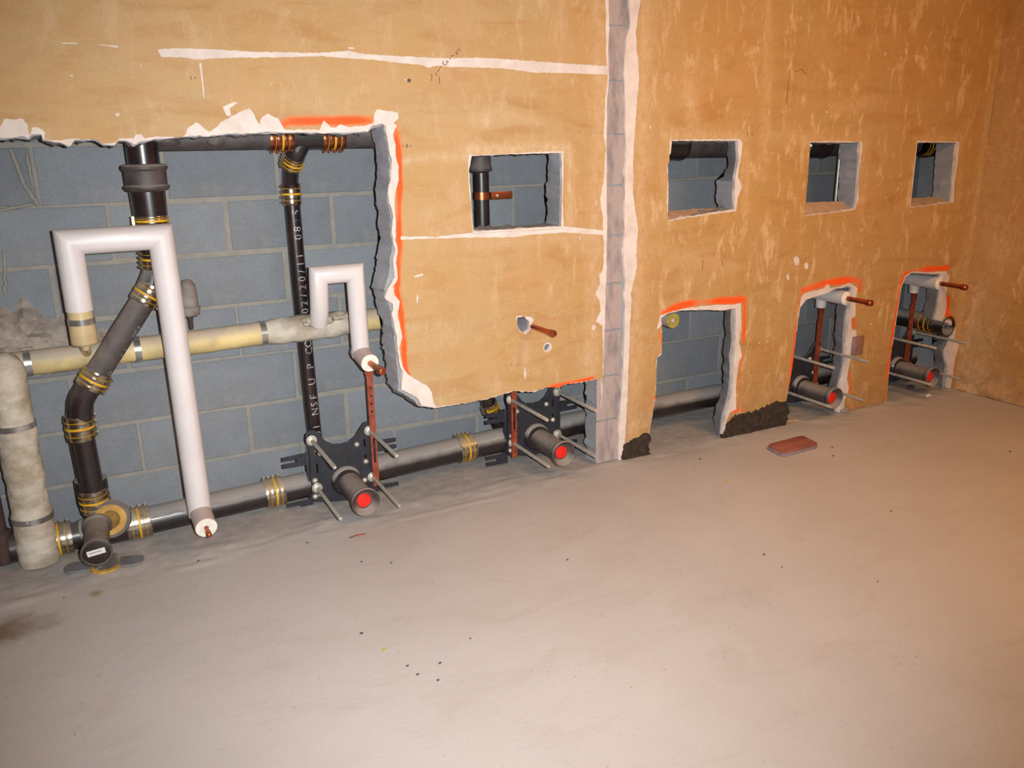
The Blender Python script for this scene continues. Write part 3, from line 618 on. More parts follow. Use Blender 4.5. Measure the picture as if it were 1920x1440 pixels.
# corner fitting: branch hub, gasket ring and the capped stub that points into the room
obj('branch_fitting', MB().tube(fillet([(-.068, .215, .27), (-.068, .215, .19), (-.04, .225, .06)], .05), .053, 28).tube([(-.13, .235, .056), (.04, .235, .058)], .056, 28), 'iron', dr)
hb = obj('hub_ring', MB().lathe((-.028, .17, .124), (0.10, -1, .22), [(-.03, .050), (0, .066), (.016, .071), (.024, .066), (.024, .050), (.004, .048), (.004, 0)], 32), 'irondusty', dr)
obj('gasket', MB().lathe((-.028, .150, .128), (0.10, -1, .22), [(0, .034), (.0, .055), (.006, .055), (.006, .034), (0, .034)], 32), 'ochre', hb, label='ochre gasket ring')
st = obj('capped_stub', MB().lathe((-.068, .20, .115), (-.05, -1, -.04), [(0, .040), (.04, .043), (.05, .049), (.062, .049), (.066, .0405), (.22, .0405), (.232, .045), (.25, .049), (.262, .0485), (.262, .0425), (.252, .042), (.252, 0)], 32), 'irondusty', dr, label='dusty stub with a round black end cap')
axs = Vector((-.05, -1, -.04)).normalized(); cc = Vector((-.068, .20, .115))+axs*.254
obj('end_cap', MB().lathe(cc, axs, [(0, .0415), (.004, .0415), (.005, .038), (.005, 0)], 32), 'ironclean', st)
lx = Vector((1, -.05, .12)).normalized(); lz = axs.cross(lx).normalized()
lz = lz if lz.z > 0 else -lz
def flat(c, ux, uz, w, h, d, ax_):
    v = [c+ux*sx*w/2+uz*sz*h/2+ax_*dd for dd in (0, d) for sx, sz in ((-1, -1), (1, -1), (1, 1), (-1, 1))]
    return MB().add(v, [(0, 1, 2, 3), (4, 5, 6, 7), (0, 1, 5, 4), (1, 2, 6, 5), (2, 3, 7, 6), (3, 0, 4, 7)])
lb = obj('paper_label', flat(cc+axs*.0055+lz*.004, lx, lz, .056, .020, .0012, axs), 'label', st, smooth=0, label='white sticker with a faint line of script')
b = MB(); o0 = cc+axs*.0070+lz*.004
b.tube([o0+lx*(-.018+.036*i/14)+lz*(.0022*math.sin(i*2.3)+.001) for i in range(15)], .0008, 5)
b.tube([o0+lx*-.019+lz*.0035, o0+lx*-.021, o0+lx*-.018-lz*.003], .0008, 5)
b2 = obj('script_line', b, 'ink', dr, smooth=0)

# ------------------------------------------------------------------ left soil stack
sk = thing('soil_stack', 'thick black stack with a hub, kinking down the left of the opening', 'pipe', (-.068, .2, .2))
x0 = .243; ys_ = .18
pipe(sk, [(x0, ys_, 1.58), (x0, ys_, 1.30)], .051, 'ironclean')
def zv(v, u=275, y=ys_): return at(u, v, y=y).z
obj('hub', MB().lathe((x0, ys_, zv(352)), (0, 0, 1), [(-.014, .051), (-.008, .066), (0, .0725), (.006, .0725), (.011, .066), (.055, .067), (.062, .073), (.070, .073), (.076, .068), (.078, .052)], 36), 'irondusty', sk)
pipe(sk, [(x0, ys_, 1.30), (x0, ys_, 1.0)], [.058, .049], 'ironclean')
coupling(sk, (x0, ys_, zv(424)), (x0, ys_, zv(404)), .050)
coupling(sk, (x0-.004, ys_, zv(505)), (x0, ys_, zv(470)), .044, screw=(-1, -.2, 0))
e0 = Vector((x0-.005, ys_, 1.0)); e1 = at(284, 540, y=.175); e2 = at(166, 726, y=.175)
e3 = Vector((-.072, .185, .545)); e4 = Vector((-.068, .20, .20))
pipe(sk, [e0, e1+Vector((.012, 0, .035)), e1.lerp(e2, .1)], .042, 'iron', rad=.07)
pipe(sk, [e1.lerp(e2, .08), e1.lerp(e2, .95)], .0405, 'irondusty')
coupling(sk, *sub(e1, e2, -.03, .15), .042, screw=(1, 0, -.5))
coupling(sk, *sub(e1, e2, .84, 1.0), .043, screw=(1, 0, -.5))
el = e2+(e2-e1).normalized()*.05
pipe(sk, [e2, el, e3+Vector((0, 0, -.06))], .042, 'ironclean', name='elbow', rad=.09)
pipe(sk, [(-.074, .186, .52), (-.068, .20, .22)], .0405, 'ironclean')
coupling(sk, (-.073, .187, zv(823, 150, .187)), (-.073, .186, zv(778, 146, .186)), .042, screw=(1, -.1, 0))
coupling(sk, (-.068, .199, zv(958, 176, .2)), (-.069, .197, zv(918, 170, .197)), .042, screw=(1, -.1, 0))
def glyph(ch, size):
    cu = bpy.data.curves.new('t', 'FONT'); cu.body = ch; cu.size = size; cu.align_x = 'CENTER'; cu.align_y = 'CENTER'; cu.resolution_u = 2
    o = bpy.data.objects.new('t', cu); C.objects.link(o); dg = bpy.context.evaluated_depsgraph_get(); me = o.evaluated_get(dg).to_mesh()
    bm = bmesh.new(); bm.from_mesh(me); bmesh.ops.triangulate(bm, faces=bm.faces)
    for _ in range(3):
        lg = [e for e in bm.edges if e.calc_length() > size*.12]
        if lg: bmesh.ops.subdivide_edges(bm, edges=lg, cuts=1); bmesh.ops.triangulate(bm, faces=bm.faces)
    bm.verts.index_update(); v = [p.co.copy() for p in bm.verts]; f = [tuple(q.index for q in p.verts) for p in bm.faces]; bm.free(); o.evaluated_get(dg).to_mesh_clear()
    bpy.data.objects.remove(o); return v, f
def wrap_text(items, p0, ax, left, r, size, shift=0.0):
    "items: (char, distance along ax); letters read along ax, their tops towards left; wrapped on a pipe of radius r"
    b = MB(); ax = Vector(ax).normalized(); left = Vector(left); left = (left-ax*left.dot(ax)).normalized(); out = left.cross(ax)
    if out.y > 0: out = -out
    for ch, d in items:
        v, f = glyph(ch, size); q = []
        for p in v:
            a_ = (p.y+shift)/r; q.append(Vector(p0)+ax*(d+p.x)+(left*math.sin(a_)+out*math.cos(a_))*(r+.0008))
        b.add(q, f)
    return b
dd = (e1-e2).normalized(); d_of = lambda v: (at(210, v, y=.175)-e2).dot(dd)
obj('stencilled_marks', wrap_text([('C', .055), ('O', .08), ('o', .155), ('c', .175), ('N', .235), ('S', .25), ('F', .265)], e2, dd, (-1, -.2, .6), .0408, .022, -.027), 'paint', sk, smooth=0, kind='stuff')

# ------------------------------------------------------------------ overhead pipe at the top of the big opening
tp = thing('vent_pipe', 'black horizontal vent pipe under the ragged top edge with orange-brown couplings', 'pipe', (.3, .25, 1.42))
zt = 1.425
pipe(tp, [(.26, .25, zt), (.80, .25, zt-.002), (1.30, .25, zt-.006)], .037, 'irondusty')
coupling(tp, (at(503, 262, y=.25).x, .25, zt), (at(548, 262, y=.25).x, .25, zt), .038, 'reflectband', screw=(0, -.2, -1))
coupling(tp, (at(602, 262, y=.25).x, .25, zt-.001), (at(644, 262, y=.25).x, .25, zt-.002), .038, 'reflectband', screw=(0, -.2, -1))
obj('branch_tee', MB().tube(fillet([(at(598, 262, y=.25).x, .25, zt), (.79, .25, zt-.015), (.765, .285, 1.36), (.755, .33, 1.30)], .05), [.041]*3+[.041]*8, 24) if False else MB().tube([(at(548, 262, y=.25).x, .25, zt), (at(602, 262, y=.25).x, .25, zt)], .0415, 26).tube(fillet([(.80, .25, zt), (.772, .262, 1.375), (.758, .30, 1.325)], .04), .037, 24), 'iron', tp)
obj('hanger_lug', MB().lump(at(404, 266, y=.215), (.03, .012, .014), 4, .3), 'irondusty', tp)
obj('hanger_lug', MB().lump(at(314, 266, y=.215), (.045, .02, .016), 9, .3), 'irondusty', tp)
coupling(tp, (.757, .302, 1.322), (.768, .272, 1.362), .035, screw=(-1, 0, 0))
# thin stencilled pipe dropping from it
bp = thing('branch_pipe', 'slim black vertical pipe with white stencilled lettering dropping from the vent pipe', 'pipe', (.765, .35, .2))
xb, yb = .762, .352
zb_ = lambda v: at(575, v, y=yb).z
pipe(bp, [(.757, .30, 1.32), (.760, .34, 1.27), (xb, yb, 1.22), (xb, yb, .9), (xb+.004, yb, .5), (xb+.012, yb, .13)], .0305, 'ironclean', rad=.05)
coupling(bp, (xb, yb, zb_(383)), (xb, yb, zb_(343)), .032, screw=(-1, -.1, 0))
coupling(bp, (xb+.010, yb-.02, .16), (xb+.010, yb-.02, .22), .032, screw=(-1, -.1, 0))
items = [(c, v) for c, v in [('0', 812), ('1', 799), ('N', 770), ('S', 756), ('F', 742), ('U', 713), ('P', 684), ('C', 655), ('O', 641), ('0', 580), ('2', 566), ('/', 551), ('2', 536), ('0', 520), ('/', 506), ('1', 492), ('1', 477), ('0', 442), ('8', 427), (':', 411), ('5', 396)]]
def xpipe(z): return xb+(.9-z)*.01 if z > .5 else xb+.004+(.5-z)*.0216
for c_, v_ in items:
    z_ = at(xb and 575, v_, y=yb).z
    obj('letter', wrap_text([(c_, 0)], (xpipe(z_), yb, z_), (0, 0, 1), (-1, -.05, 0), .0308, .043, -.007), 'paint', bp, smooth=0, recalc=False)

# ------------------------------------------------------------------ old insulated lines
yp = thing('insulated_pipe', 'yellowed insulated pipe crossing level in front of the grey blocks', 'pipe', (-.2, .27, .7))
YP = [(-.30, .25, .703), (-.1, .262, .704), (.13, .268, .706), (.41, .27, .709), (.64, .272, .714), (1.06, .272, .718), (1.5, .272, .722)]
mb = MB(); pts = []; rr = []
for i in range(80):
    t = i/79*(len(YP)-1); k = min(int(t), len(YP)-2); p = Vector(YP[k]).lerp(Vector(YP[k+1]), t-k)
    pts.append(p+Vector((0, .002*mn.noise(p*9), .0015*mn.noise(p*7+Vector((4, 0, 0)))))); rr.append(.0435+.002*mn.noise(p*13))
ja = obj('jacket', mb.tube(pts, rr, 26), 'yjacket', yp, smooth=60)
def ypt(x):
    for i in range(len(YP)-1):
        if YP[i][0] <= x <= YP[i+1][0]: return Vector(YP[i]).lerp(Vector(YP[i+1]), (x-YP[i][0])/(YP[i+1][0]-YP[i][0]))
for u in (258, 500, 45):
    x = at(u, 650, y=.22).x; obj('foil_tape', MB().tube([ypt(x-.011), ypt(x+.011)], .0458, 26), 'foil', ja, smooth=40)
mb = MB(); pts = [ypt(x) for x in np.linspace(.60, .95, 12)]
obj('plaster_dressing', mb.tube(pts, [.044, .049, .052, .050, .053, .051, .052, .050, .052, .049, .046, .044], 20), 'wrap', ja, smooth=60, label='rough plaster dressing over the jacket')
yv = thing('insulated_riser', 'thick plaster-wrapped riser standing at the far left edge', 'pipe', (-.265, .2, 0))
pts = []; rr = []
for i in range(44):
    z = i/43*.70; w = Vector((1, 2, z*14)); pts.append(Vector((-.265+.004*mn.noise(w), .2+.004*mn.noise(w+Vector((9, 0, 0))), z))); rr.append(.060+.005*mn.noise(w*1.7)+(.004 if z < .2 else 0))
pts += [Vector((-.262, .205, .725)), Vector((-.255, .22, .745))]; rr += [.056, .035]
mb = MB().tube(pts, rr, 28)
for v in mb.v: v += Vector((.004*mn.noise(v*34), .004*mn.noise(v*34+Vector((8, 0, 0))), 0))
jv = obj('jacket', mb, 'wrap', yv, smooth=70)
for z in (.165, .50): obj('foil_tape', MB().tube([(-.265, .2, z), (-.265, .2, z+.02)], .0665 if z < .3 else .064, 28), 'foil', jv, smooth=40)
rp = thing('rusty_pipe', 'thin dark rusty pipe behind the riser at the far left edge', 'pipe', (-.37, .25, 0))
obj('pipe', MB().tube([(-.375, .25, .0), (-.375, .25, .75)], .024, 16), 'rustpipe', rp)
obj('socket', MB().lathe((-.375, .25, .05), (0, 0, 1), [(0, .026), (.005, .036), (.07, .036), (.078, .026)], 16), 'rustpipe', rp)

# ------------------------------------------------------------------ white insulated loops
def insul_end(parent, p0, p1, r, cr=.0, ctip=None, cuff='pinkcuff', end='foam'):
    p0 = Vector(p0); p1 = Vector(p1); ax = (p1-p0).normalized()
    c = obj('cuff', MB().tube([p0, p1], r, 30), cuff, parent, smooth=40)
    obj('foam_end', MB().lathe(p1-ax*.001, ax, [(0, r*.985), (.003, r*.97), (.003, cr*1.0 if cr else .001), (0, cr if cr else .001)], 30), end, c, smooth=30)
    return c
def copper_stub(parent, p0, p1, r=.0095, cap=True, mat='copper'):
    p0 = Vector(p0); p1 = Vector(p1); ax = (p1-p0).normalized(); L = (p1-p0).length
    prof = [(0, r), (L-.034, r), (L-.031, r+.0032), (L-.006, r+.0036), (L-.002, r+.001), (L, r*.6), (L, 0)]
    return obj('copper_tube', MB().lathe(p0, ax, prof, 20), mat, parent, smooth=30)
l1 = thing('insulated_loop', 'tall white insulated pipe loop, long right leg reaching down near the floor', 'pipe', (-.016, .1, .79))
xa, xb2 = -.016, .262
z_top = .5*(at(128, 449, y=.1).z+at(297, 449, y=.1).z)
zj = at(152, 582, y=.1).z; zs = at(165, 645, y=.1).z
obj('jacket', MB().tube([(xa, .1, zj), (xa, .1, z_top), (xb2-.003, .1, z_top), (xb2+.008, .1, .10)], .0415, 34), 'white', l1, smooth=40)
obj('sleeve', MB().tube([(xa, .1, zs), (xa, .1, zs+.006), (xa, .1, zs+.05), (xa, .1, zj+.003)], [.036, .041, .0405, .0385], 30), 'tan', l1, smooth=40, label='yellowed sleeve at the foot of the left leg')
obj('foil_tape', MB().tube([(xa, .1, zj-.045), (xa, .1, zj-.025)], .0412, 30), 'foil', l1, smooth=40)
obj('pipe_core', MB().tube([(xa, .1, zs+.02), (xa, .11, zs-.01), (xa, .25, .715)], .016, 14), 'tan', l1)
c = insul_end(l1, (xb2+.008, .118, .118), (xb2+.012, -.015, .095), .038, .010)
copper_stub(l1, (xb2+.012, .0, .097), (xb2+.013, -.075, .088), .0065)
l2 = thing('insulated_loop', 'short white insulated pipe loop with a capped copper stub left of the orange edge', 'pipe', (.777, .1, .75))
xa, xb2 = .777, .915
z_top = .5*(at(597, 514, y=.1).z+at(660, 514, y=.1).z)
obj('jacket', MB().tube([(xa+.006, .17, .752), (xa, .12, .82), (xa, .1, z_top), (xb2, .1, z_top), (xb2+.002, .1, .615)], .0345, 32), 'white', l2, smooth=40)
obj('plaster_joint', MB().lump((xa+.012, .205, .755), (.062, .04, .026), 6, .4, 3).lump((xa+.085, .225, .758), (.05, .03, .018), 2, .4, 3), 'wrap', l2, smooth=60, label='lump of plaster where the leg meets the yellow pipe')
c = insul_end(l2, (xb2+.002, .122, .632), (xb2+.004, .0, .612), .0345, .010)
copper_stub(l2, (xb2+.004, .02, .612), (xb2+.012, -.125, .606), .0115)

# ------------------------------------------------------------------ wall-hung fixture carriers
def carrier(cx, zo, label, strap_dx, strap_top, strap_mat, name='fixture_carrier', first=None):
    t = thing(name, label, 'carrier', (cx, .19, 0), 'fixture carriers with four rods and a red capped outlet')
    P = lambda x, y, z: Vector((cx+x, y, z+zo))
    half = [(0, .258), (.035, .262), (.062, .280), (.085, .312), (.100, .330), (.120, .334), (.138, .322), (.142, .295), (.132, .262), (.130, .200), (.134, .150), (.134, .09), (.140, .06), (.132, .035), (.10, .028), (.05, .018), (0, .012)]
    ol = [(cx+x, z+zo) for x, z in half]+[(cx-x, z+zo) for x, z in half[-2:0:-1]]
    cuts = []
    for sx in (-.105, .095):
        for z0, z1 in ((.225, .262), (.150, .195)):
            cuts.append([(cx+sx-.004, z0+zo), (cx+sx+.004, z0+zo), (cx+sx+.004, z1+zo), (cx+sx-.004, z1+zo)])
    m_, _ = slab(ol, cuts, .185, .197)
    pl = obj('face_plate', m_, 'carrier', t, smooth=30)
    # feet: two arms each side, each with a slot
    for sx in (-1, 1):
        for z, nm in ((.215, 'upper'), (.018, 'lower')):
            xi, xo = (.13, .235)
            rim = [(cx+sx*xi, z+zo-.024), (cx+sx*xo, z+zo-.022), (cx+sx*xo, z+zo+.022), (cx+sx*xi, z+zo+.026)]
            rim = [(x_, max(z_, .004)) for x_, z_ in rim]
            slot = [(cx+sx*(xo-.055), z+zo-.006), (cx+sx*(xo+.01), z+zo-.006), (cx+sx*(xo+.01), z+zo+.007), (cx+sx*(xo-.055), z+zo+.007)]
            m_, _ = slab(rim, [slot], .20, .208); obj('foot_bracket', m_, 'carrier', t, smooth=30)
    for sx in (-1, 1):
        obj('side_rail', MB().box((cx+sx*.137, .209, .125+zo), (.012, .022, .24+2*zo if zo < 0 else .24), 0, .002), 'carrier', t, smooth=30)
    # body behind the plate and the round belly below
    obj('drain_body', MB().lathe(P(.015, .30, .11), (0, -1, 0), [(0, .05), (.02, .085), (.10, .085), (.112, .075)], 32), 'iron', t)
    obj('collar', MB().lathe(P(.008, .186, .100), (0, -1, 0), [(0, .062), (.012, .061), (.018, .056), (.022, .053), (.022, .046)], 32), 'iron', t, label='round collar')
    ol_ = obj('outlet', MB().lathe(P(.015, .19, .092), (0, -1, 0), [(0, .0455), (.205, .0455), (.212, .051), (.224, .056), (.236, .057), (.240, .054), (.236, .049), (.222, .044), (.214, .034), (.214, 0)], 36), 'irondusty', t, label='dusty black outlet pipe with a flared lip')
    obj('test_cap', MB().lathe(P(.015, -.021, .092), (0, -1, 0), [(0, .0285), (.005, .0285), (.0075, .0265), (.0085, 0)], 28), 'red', ol_, label='round bright red test cap')
    for rx, rz in ((-.118, .295), (.118, .295), (-.112, .092), (.118, .092)):
        rd = obj('threaded_rod', MB().tube([P(rx, .20, rz), P(rx, -.135, rz-.001), P(rx, -.14, rz-.001)], [.0078, .0078, .0062], 12), 'zinc', t)
        obj('washer', MB().lathe(P(rx, .186, rz), (0, -1, 0), [(0, .021), (.003, .021), (.004, .017), (.012, .017), (.014, .013), (.014, 0)], 18), 'bolt', rd, smooth=30)
    for bx, bz in ((.062, .245), (-.088, .235), (-.118, .125), (-.10, .062), (-.123, .057), (.085, .085), (.095, .165)):
        obj('bolt', MB().lathe(P(bx, .186, bz), (0, -1, 0), [(0, .0115), (.004, .011), (.009, .008), (.011, 0)], 14), 'bolt', t, smooth=50)
    # perforated strap beside the plate
    xs_ = cx+strap_dx; zt_ = strap_top
    ol = [(xs_-.0115, .045), (xs_+.0115, .045), (xs_+.0115, zt_-.09), (xs_+.019, zt_-.05), (xs_+.021, zt_), (xs_-.021, zt_), (xs_-.019, zt_-.05), (xs_-.0115, zt_-.09)]
    cuts = []; z = zt_-.12; k = 0
    while z > .34:
        cuts.append([(xs_+.0052*math.cos(2*PI*i/10), z+.0052*math.sin(2*PI*i/10)) for i in range(10)])
        cuts.append([(xs_+.0018*math.cos(2*PI*i/6), z-.016+.0018*math.sin(2*PI*i/6)) for i in range(6)]); z -= .033
    cuts.append([(xs_-.005, .16+zo), (xs_+.005, .16+zo), (xs_+.005, .265+zo), (xs_-.005, .265+zo)])
    cuts.append([(xs_+.004*math.cos(2*PI*i/8), .07+.004*math.sin(2*PI*i/8)) for i in range(8)])
    m_, _ = slab(ol, cuts, .165, .169)
    for e in (-1, 1): m_.box((xs_+e*.0115, .1705, (.045+zt_-.09)/2), (.0022, .012, zt_-.09-.045))
    obj('perforated_strap', m_, strap_mat, t, smooth=30, label='copper coloured strap with a row of holes')
    return t
carrier(.838, -.014, 'black fixture carrier left of the orange wall piece, fully exposed, first from left', .128, .585, 'strap')
carrier(1.722, .017, 'black fixture carrier partly tucked under the hanging orange wall, beside the bare block strip', -.112, .52, 'rust')
carrier(3.343, .012, 'black fixture carrier inside the middle low opening, outlet poking out over the floor', .098, .565, 'rust')
carrier(4.095, .017, 'black fixture carrier inside the low opening nearest the right wall', .068, .575, 'rust')

# ------------------------------------------------------------------ supply stubs
s1 = thing('copper_stub_out', 'bare copper stub poking through a small hole in the hanging orange wall', 'pipe', (1.606, 0, .69))
copper_stub(s1, (1.607, .165, .672), (1.624, -.165, .672), .0105)
def jacket_stub(label, x, z, y0, y1, r, tip, name='insulated_stub', dz=0.0):
    t = thing(name, label, 'pipe', (x, y1, z))
    c = obj('jacket', MB().tube([(x, y0, z+dz), (x, y1, z)], r, 28), 'white', t, smooth=40)
    obj('foam_end', MB().lathe((x, y1+.001, z), (0, -1, 0), [(0, r*.985), (.006, r*.8), (.008, .011), (0, .011)], 26), 'foam', c, smooth=50)
    obj('lower_jacket', MB().tube([(x+.01, .17, z), (x+.01, .17, z-.075)], [.030, .027], 22), 'white', t, smooth=40)
    copper_stub(t, (x, y1+.03, z), (x+.004, tip, z-.002), .0125)
    return t
jacket_stub('white jacketed pipe with copper stub in the top of the middle low opening', 3.425, .612, .38, .0, .036, -.155)
jacket_stub('white jacketed pipe with copper stub in the low opening nearest the right wall', 4.145, .622, .38, .01, .036, -.15)
obj_ = thing('cut_insulated_pipe', 'cut jacketed pipe end with yellow fibre rim in the empty low opening', 'pipe', (2.42, .13, .58))
c = obj('jacket', MB().tube([(2.44, .385, .585), (2.435, .13, .583)], .036, 26), 'pinkcuff', obj_, smooth=40)
obj('fibre_rim', MB().lathe((2.435, .131, .583), (0, -1, 0), [(0, .0355), (.004, .0345), (.004, .013), (-.01, .012), (-.01, 0)], 26), 'fibre', c, smooth=30)
obj('plug', MB().lathe((2.435, .139, .583), (0, -1, 0), [(0, .011), (.008, .010), (.010, 0)], 14), 'foam', c, smooth=30)

# open black coupling in the last opening
k = thing('open_pipe_end', 'short open black pipe end with a banded coupling above the rightmost red capped outlet', 'pipe', (4.235, 0, .375))
obj('pipe', MB().tube([(4.235, .39, .378), (4.235, .15, .376), (4.235, .14, .376)], .050, 26), 'iron', k)
coupling(k, (4.235, .16, .376), (4.235, .05, .375), .052, screw=(0, 0, 1))
obj('sleeve', MB().lathe((4.235, .06, .375), (0, -1, 0), [(0, .052), (.055, .0535), (.068, .058), (.072, .058), (.072, .050), (.03, .048), (-.04, .048)], 28), 'iron', k)

# ------------------------------------------------------------------ pipes behind the small upper openings
vp = thing('clamped_pipe', 'slim grey-black vertical pipe with a hub and copper clamp in the leftmost small opening', 'pipe', (1.518, .25, .75))
pipe(vp, [(1.518, .25, .32), (1.518, .25, 1.30)], .0315, 'iron')
pipe(vp, [(1.518, .25, .345), (1.530, .262, .29), (1.575, .285, .21), (1.60, .29, .16)], .034, 'ironclean', name='elbow', rad=.05)
coupling(vp, (1.518, .25, .345), (1.518, .25, .40), .033, screw=(-1, -.3, 0))
coupling(vp, (1.550, .272, .245), (1.535, .264, .285), .034, screw=(-1, -.3, 0))
zz = lambda v: at(905, v, y=.25).z
obj('hub', MB().lathe((1.515, .25, zz(322)), (0, 0, 1), [(-.004, .032), (.004, .047), (.014, .048), (.022, .044), (.06, .043), (.09, .043), (.1, .05), (.16, .05)], 28), 'irondusty', vp)
cz = zz(367)
cl = obj('copper_clamp', MB().lathe((1.518, .25, cz-.015), (0, 0, 1), [(0, .032), (0, .0345), (.030, .0345), (.030, .032)], 28).box((1.60, .225, cz), (.095, .004, .030), 0, .0015).box((1.60, .233, cz), (.095, .004, .030), 0, .0015), 'copper', vp)
obj('clamp_bolt', MB().lathe((1.575, .224, cz), (0, -1, 0), [(0, .007), (.006, .0065), (.007, 0)], 6), 'bolt', cl, smooth=0)
hp = thing('high_drain_pipe', 'level black pipe with hubs seen through the three small openings on the right', 'pipe', (2.2, .25, 1.36))
zh = lambda x: 1.372-.012*(x-2.2)
def hpt(x): return Vector((x, .25, zh(x)))
pipe(hp, [hpt(2.15), hpt(4.12)], .054, 'irondusty')
def hub(x, L, R_, d=1):
    p = hpt(x); obj('hub', MB().lathe(p, (d, 0, 0), [(-.012, .055), (0, R_), (.014, R_+.003), (.024, R_-.001), (L, R_-.003), (L+.012, R_-.001), (L+.02, .055)], 30), 'iron', hp)
xh = at(1278, 285, y=.25).x; hub(xh, .16, .064, -1)
xh = at(1545, 285, y=.25).x; hub(xh, .14, .064, -1)
xh = at(1742, 288, y=.25).x; coupling(hp, hpt(xh-.09), hpt(xh-.01), .055, screw=(0, -.3, -1)); hub(xh+.0, .045, .064, 1)
ro = thing('steel_rod', 'thin bright steel hanger rod upright in the second small opening from the right', 'rod', (3.42, .14, .8))
xr = at(1572, 320, y=.165).x
obj('rod', MB().tube([(xr, .165, .82), (xr, .165, 1.6)], .0085, 12), 'zinc', ro)

# old fitting hanging in front of the block wall
vf = thing('old_fitting', 'dusty grey domed fitting with a short stem behind the long white leg', 'fitting', (.345, .33, .78))
p = at(356, 592, y=.33)
obj('bell', MB().lathe(p, (0.03, 0, 1), [(-.004, .012), (-.002, .026), (.004, .036), (.03, .040), (.034, .040), (.038, .034), (.085, .033), (.115, .028), (.132, .017), (.138, 0)], 20), 'valve', vf, smooth=50)
obj('stem', MB().lathe(p+Vector((0, 0, -.052)), (0, 0, 1), [(0, .006), (.006, .009), (.03, .0085), (.05, .012)], 12), 'rustpipe', vf)
obj('arm', MB().tube([p+Vector((0, .01, .06)), p+Vector((0, .072, .06))], .012, 12), 'valve', vf)

# ------------------------------------------------------------------ loose things on the floor
def floor_at(u, v, z=0.0): return at(u, v, z=z)
sp_ = thing('metal_strap', 'flat grey metal strap on the floor under the capped stub at the left', 'strap', floor_at(195, 1055))
a_ = floor_at(120, 1066, .004); b_ = floor_at(270, 1048, .004); d = (b_-a_).normalized(); nrm = Vector((-d.y, d.x, 0))
def strapmb(a, b, w, h, n=10):
    d = (b-a).normalized(); nr = Vector((-d.y, d.x, 0)); L = (b-a).length; pts = []
    for k_ in range(7): an = -PI/2+PI*k_/6; pts.append(b+d*(w*.35*math.cos(an)-w*.35)+nr*(w/2*math.sin(an)))
    for k_ in range(7): an = PI/2+PI*k_/6; pts.append(a+d*(w*.35*math.cos(an)+w*.35)+nr*(w/2*math.sin(an)))
    n_ = len(pts); v = [p+Vector((0, 0, -h/2)) for p in pts]+[p+Vector((0, 0, h/2)) for p in pts]
    return MB().add(v, [tuple(range(n_)), tuple(range(n_, 2*n_))]+[(i, (i+1) % n_, (i+1) % n_+n_, i+n_) for i in range(n_)])
obj('band', strapmb(a_, b_, .070, .006), 'greymetal', sp_, smooth=0)
rg = thing('yellow_ring', 'ochre gasket ring with a chrome rim lying under the capped stub', 'ring', floor_at(200, 1065))
cR = floor_at(198, 1061, .006)
obj('rubber', MB().lathe(cR+Vector((0, 0, -.006)), (0, 0, 1), [(0, .034), (0, .050), (.008, .048), (.010, .036), (0, .034)], 28), 'ochre', rg)
obj('chrome_rim', MB().lathe(cR+Vector((.012, .012, .004)), (-.1, -.25, 1), [(0, .030), (0, .040), (.008, .039), (.010, .033), (.006, .0), (.004, 0)], 28), 'foil', rg)
pk = thing('loose_tiles', 'two thin red-brown tiles lying stacked on the floor before the openings', 'tile', floor_at(1487, 840))
c_ = [floor_at(1437, 840), floor_at(1468, 856), floor_at(1536, 838), floor_at(1505, 822)]
def quad_slab(cs, z0, z1, inset=0.0, bev=.25):
    m = sum(cs, Vector((0, 0, 0)))/4; P_ = []
    cs = [m+(p-m)*(1-inset) for p in cs]
    for i in range(4):
        p = cs[i]; a = cs[i-1]; b = cs[(i+1) % 4]; r_ = .022
        for k_ in range(5):
            t = k_/4; s0 = p+(a-p).normalized()*r_; s1 = p+(b-p).normalized()*r_; P_.append((1-t)**2*s0+2*t*(1-t)*p+t*t*s1)
    n_ = len(P_); v = [Vector((p.x, p.y, z0)) for p in P_]+[Vector((p.x, p.y, z1)) for p in P_]+[Vector((m.x+(p.x-m.x)*.97, m.y+(p.y-m.y)*.97, z1+.002)) for p in P_]
    f = [tuple(range(n_)), tuple(range(2*n_, 3*n_))]+[(i+o, (i+1) % n_+o, (i+1) % n_+n_+o, i+n_+o) for i in range(n_) for o in (0, n_)]
    return MB().add(v, f)
obj('tile', quad_slab([p+Vector((-.006, -.003, 0)) for p in c_], .0, .006), 'tileg', pk, smooth=40, label='lower greyish tile')
obj('tile', quad_slab([p+Vector((.004, .004, 0)) for p in c_], .0085, .015, .02), 'tile', pk, smooth=40, label='upper red-brown tile')
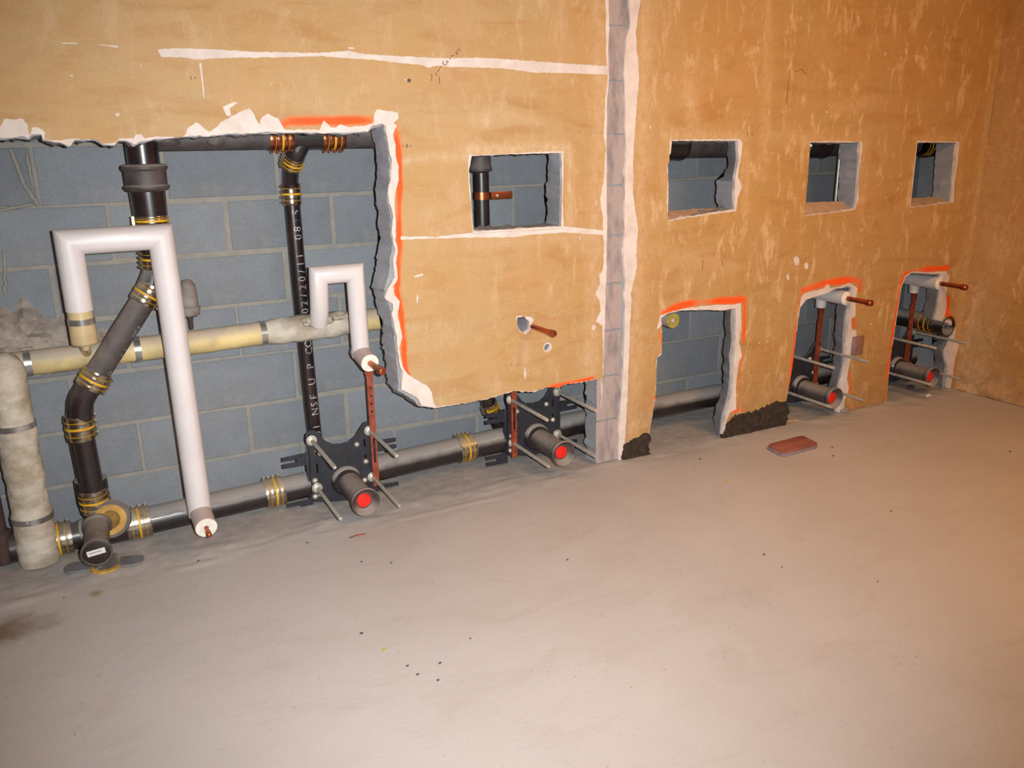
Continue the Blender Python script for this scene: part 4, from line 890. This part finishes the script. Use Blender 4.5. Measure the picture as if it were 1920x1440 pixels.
for u, v, r, mt, lb in [(1780, 682, .05, 'darkchunk', 'dark broken chunk against the right foot of the last low opening'), (1776, 714, .032, 'darkchunk', 'small dark chunk on the floor in front of the right wall corner'), (1706, 726, .03, 'darkchunk', 'flat dark scrap on the floor under the rightmost outlet'), (1583, 770, .026, 'rubble', 'grey crumb at the right foot of the middle low opening'), (1648, 752, .026, 'darkchunk', 'brown scrap at the wall foot between the two right low openings'), (1740, 742, .02, 'plaster', 'pale plaster chip on the floor before the rightmost low opening')]:
    if u == 1780: p = at(u, v, y=.07)+Vector((0, 0, 0)); p.z = .06; p.x = at(u, v, y=.07).x; d3 = (r*.75, r*.6, .062)
    else: p = floor_at(u, v, .006); d3 = (r, r*.6, r*.45)
    tag(obj('rubble_chunk', MB().lump(p, d3, u % 17, .5), mt, smooth=35), lb, 'rubble')
p = floor_at(1362, 902, .002); tag(obj('yellow_fleck', MB().lump(p, (.011, .005, .002), 3, .3, 1), 'yellow', smooth=0), 'tiny yellow fleck on the floor right of the bare strip', 'debris')
tag(obj('wood_sliver', MB().tube([floor_at(656, 1008, .003), floor_at(670, 1003, .004), floor_at(684, 1001, .003)], .0025, 6), 'rust', smooth=0), 'thin reddish sliver on the floor below the first red capped outlet', 'debris')
tag(obj('ochre_drop', MB().lump(floor_at(720, 1217, .0015), (.006, .009, .0018), 5, .2, 1), 'fibre', smooth=0), 'small ochre blob on the pale floor in the foreground', 'debris')
rs = random.Random(11)
spots = [(734, 1055), (678, 1053), (678, 1187), (764, 1248), (783, 1264), (821, 1275), (882, 1197), (1064, 1049), (825, 1243), (1433, 1039), (1466, 1063), (1671, 958), (1646, 1090), (1894, 846), (1562, 854), (120, 1120), (1561, 718+120), (1313, 860), (372, 1051), (576, 1017)]
for i, (u, v) in enumerate(spots):
    r = rs.uniform(.0028, .005)
    tag(obj('grit', MB().lump(floor_at(u, v, .0015), (r*1.3, r, r*.5), i, .4, 1), 'darkchunk', smooth=0), 'tiny dark speck of grit on the open floor', 'debris', 'specks of grit on the floor')
bx_ = at(1609, 648, y=-.006)
pt = thing('wall_plate', 'small brown plate fixed to the wall right of the middle low opening', 'plate', bx_)
obj('plate', MB().box(bx_, (.068, .012, .098), 0, .002), 'brownbox', pt, smooth=30)
obj('rim', MB().box(bx_+Vector((-.033, .0, .0)), (.014, .018, .098), 0, .002), 'tileg', pt, smooth=30)
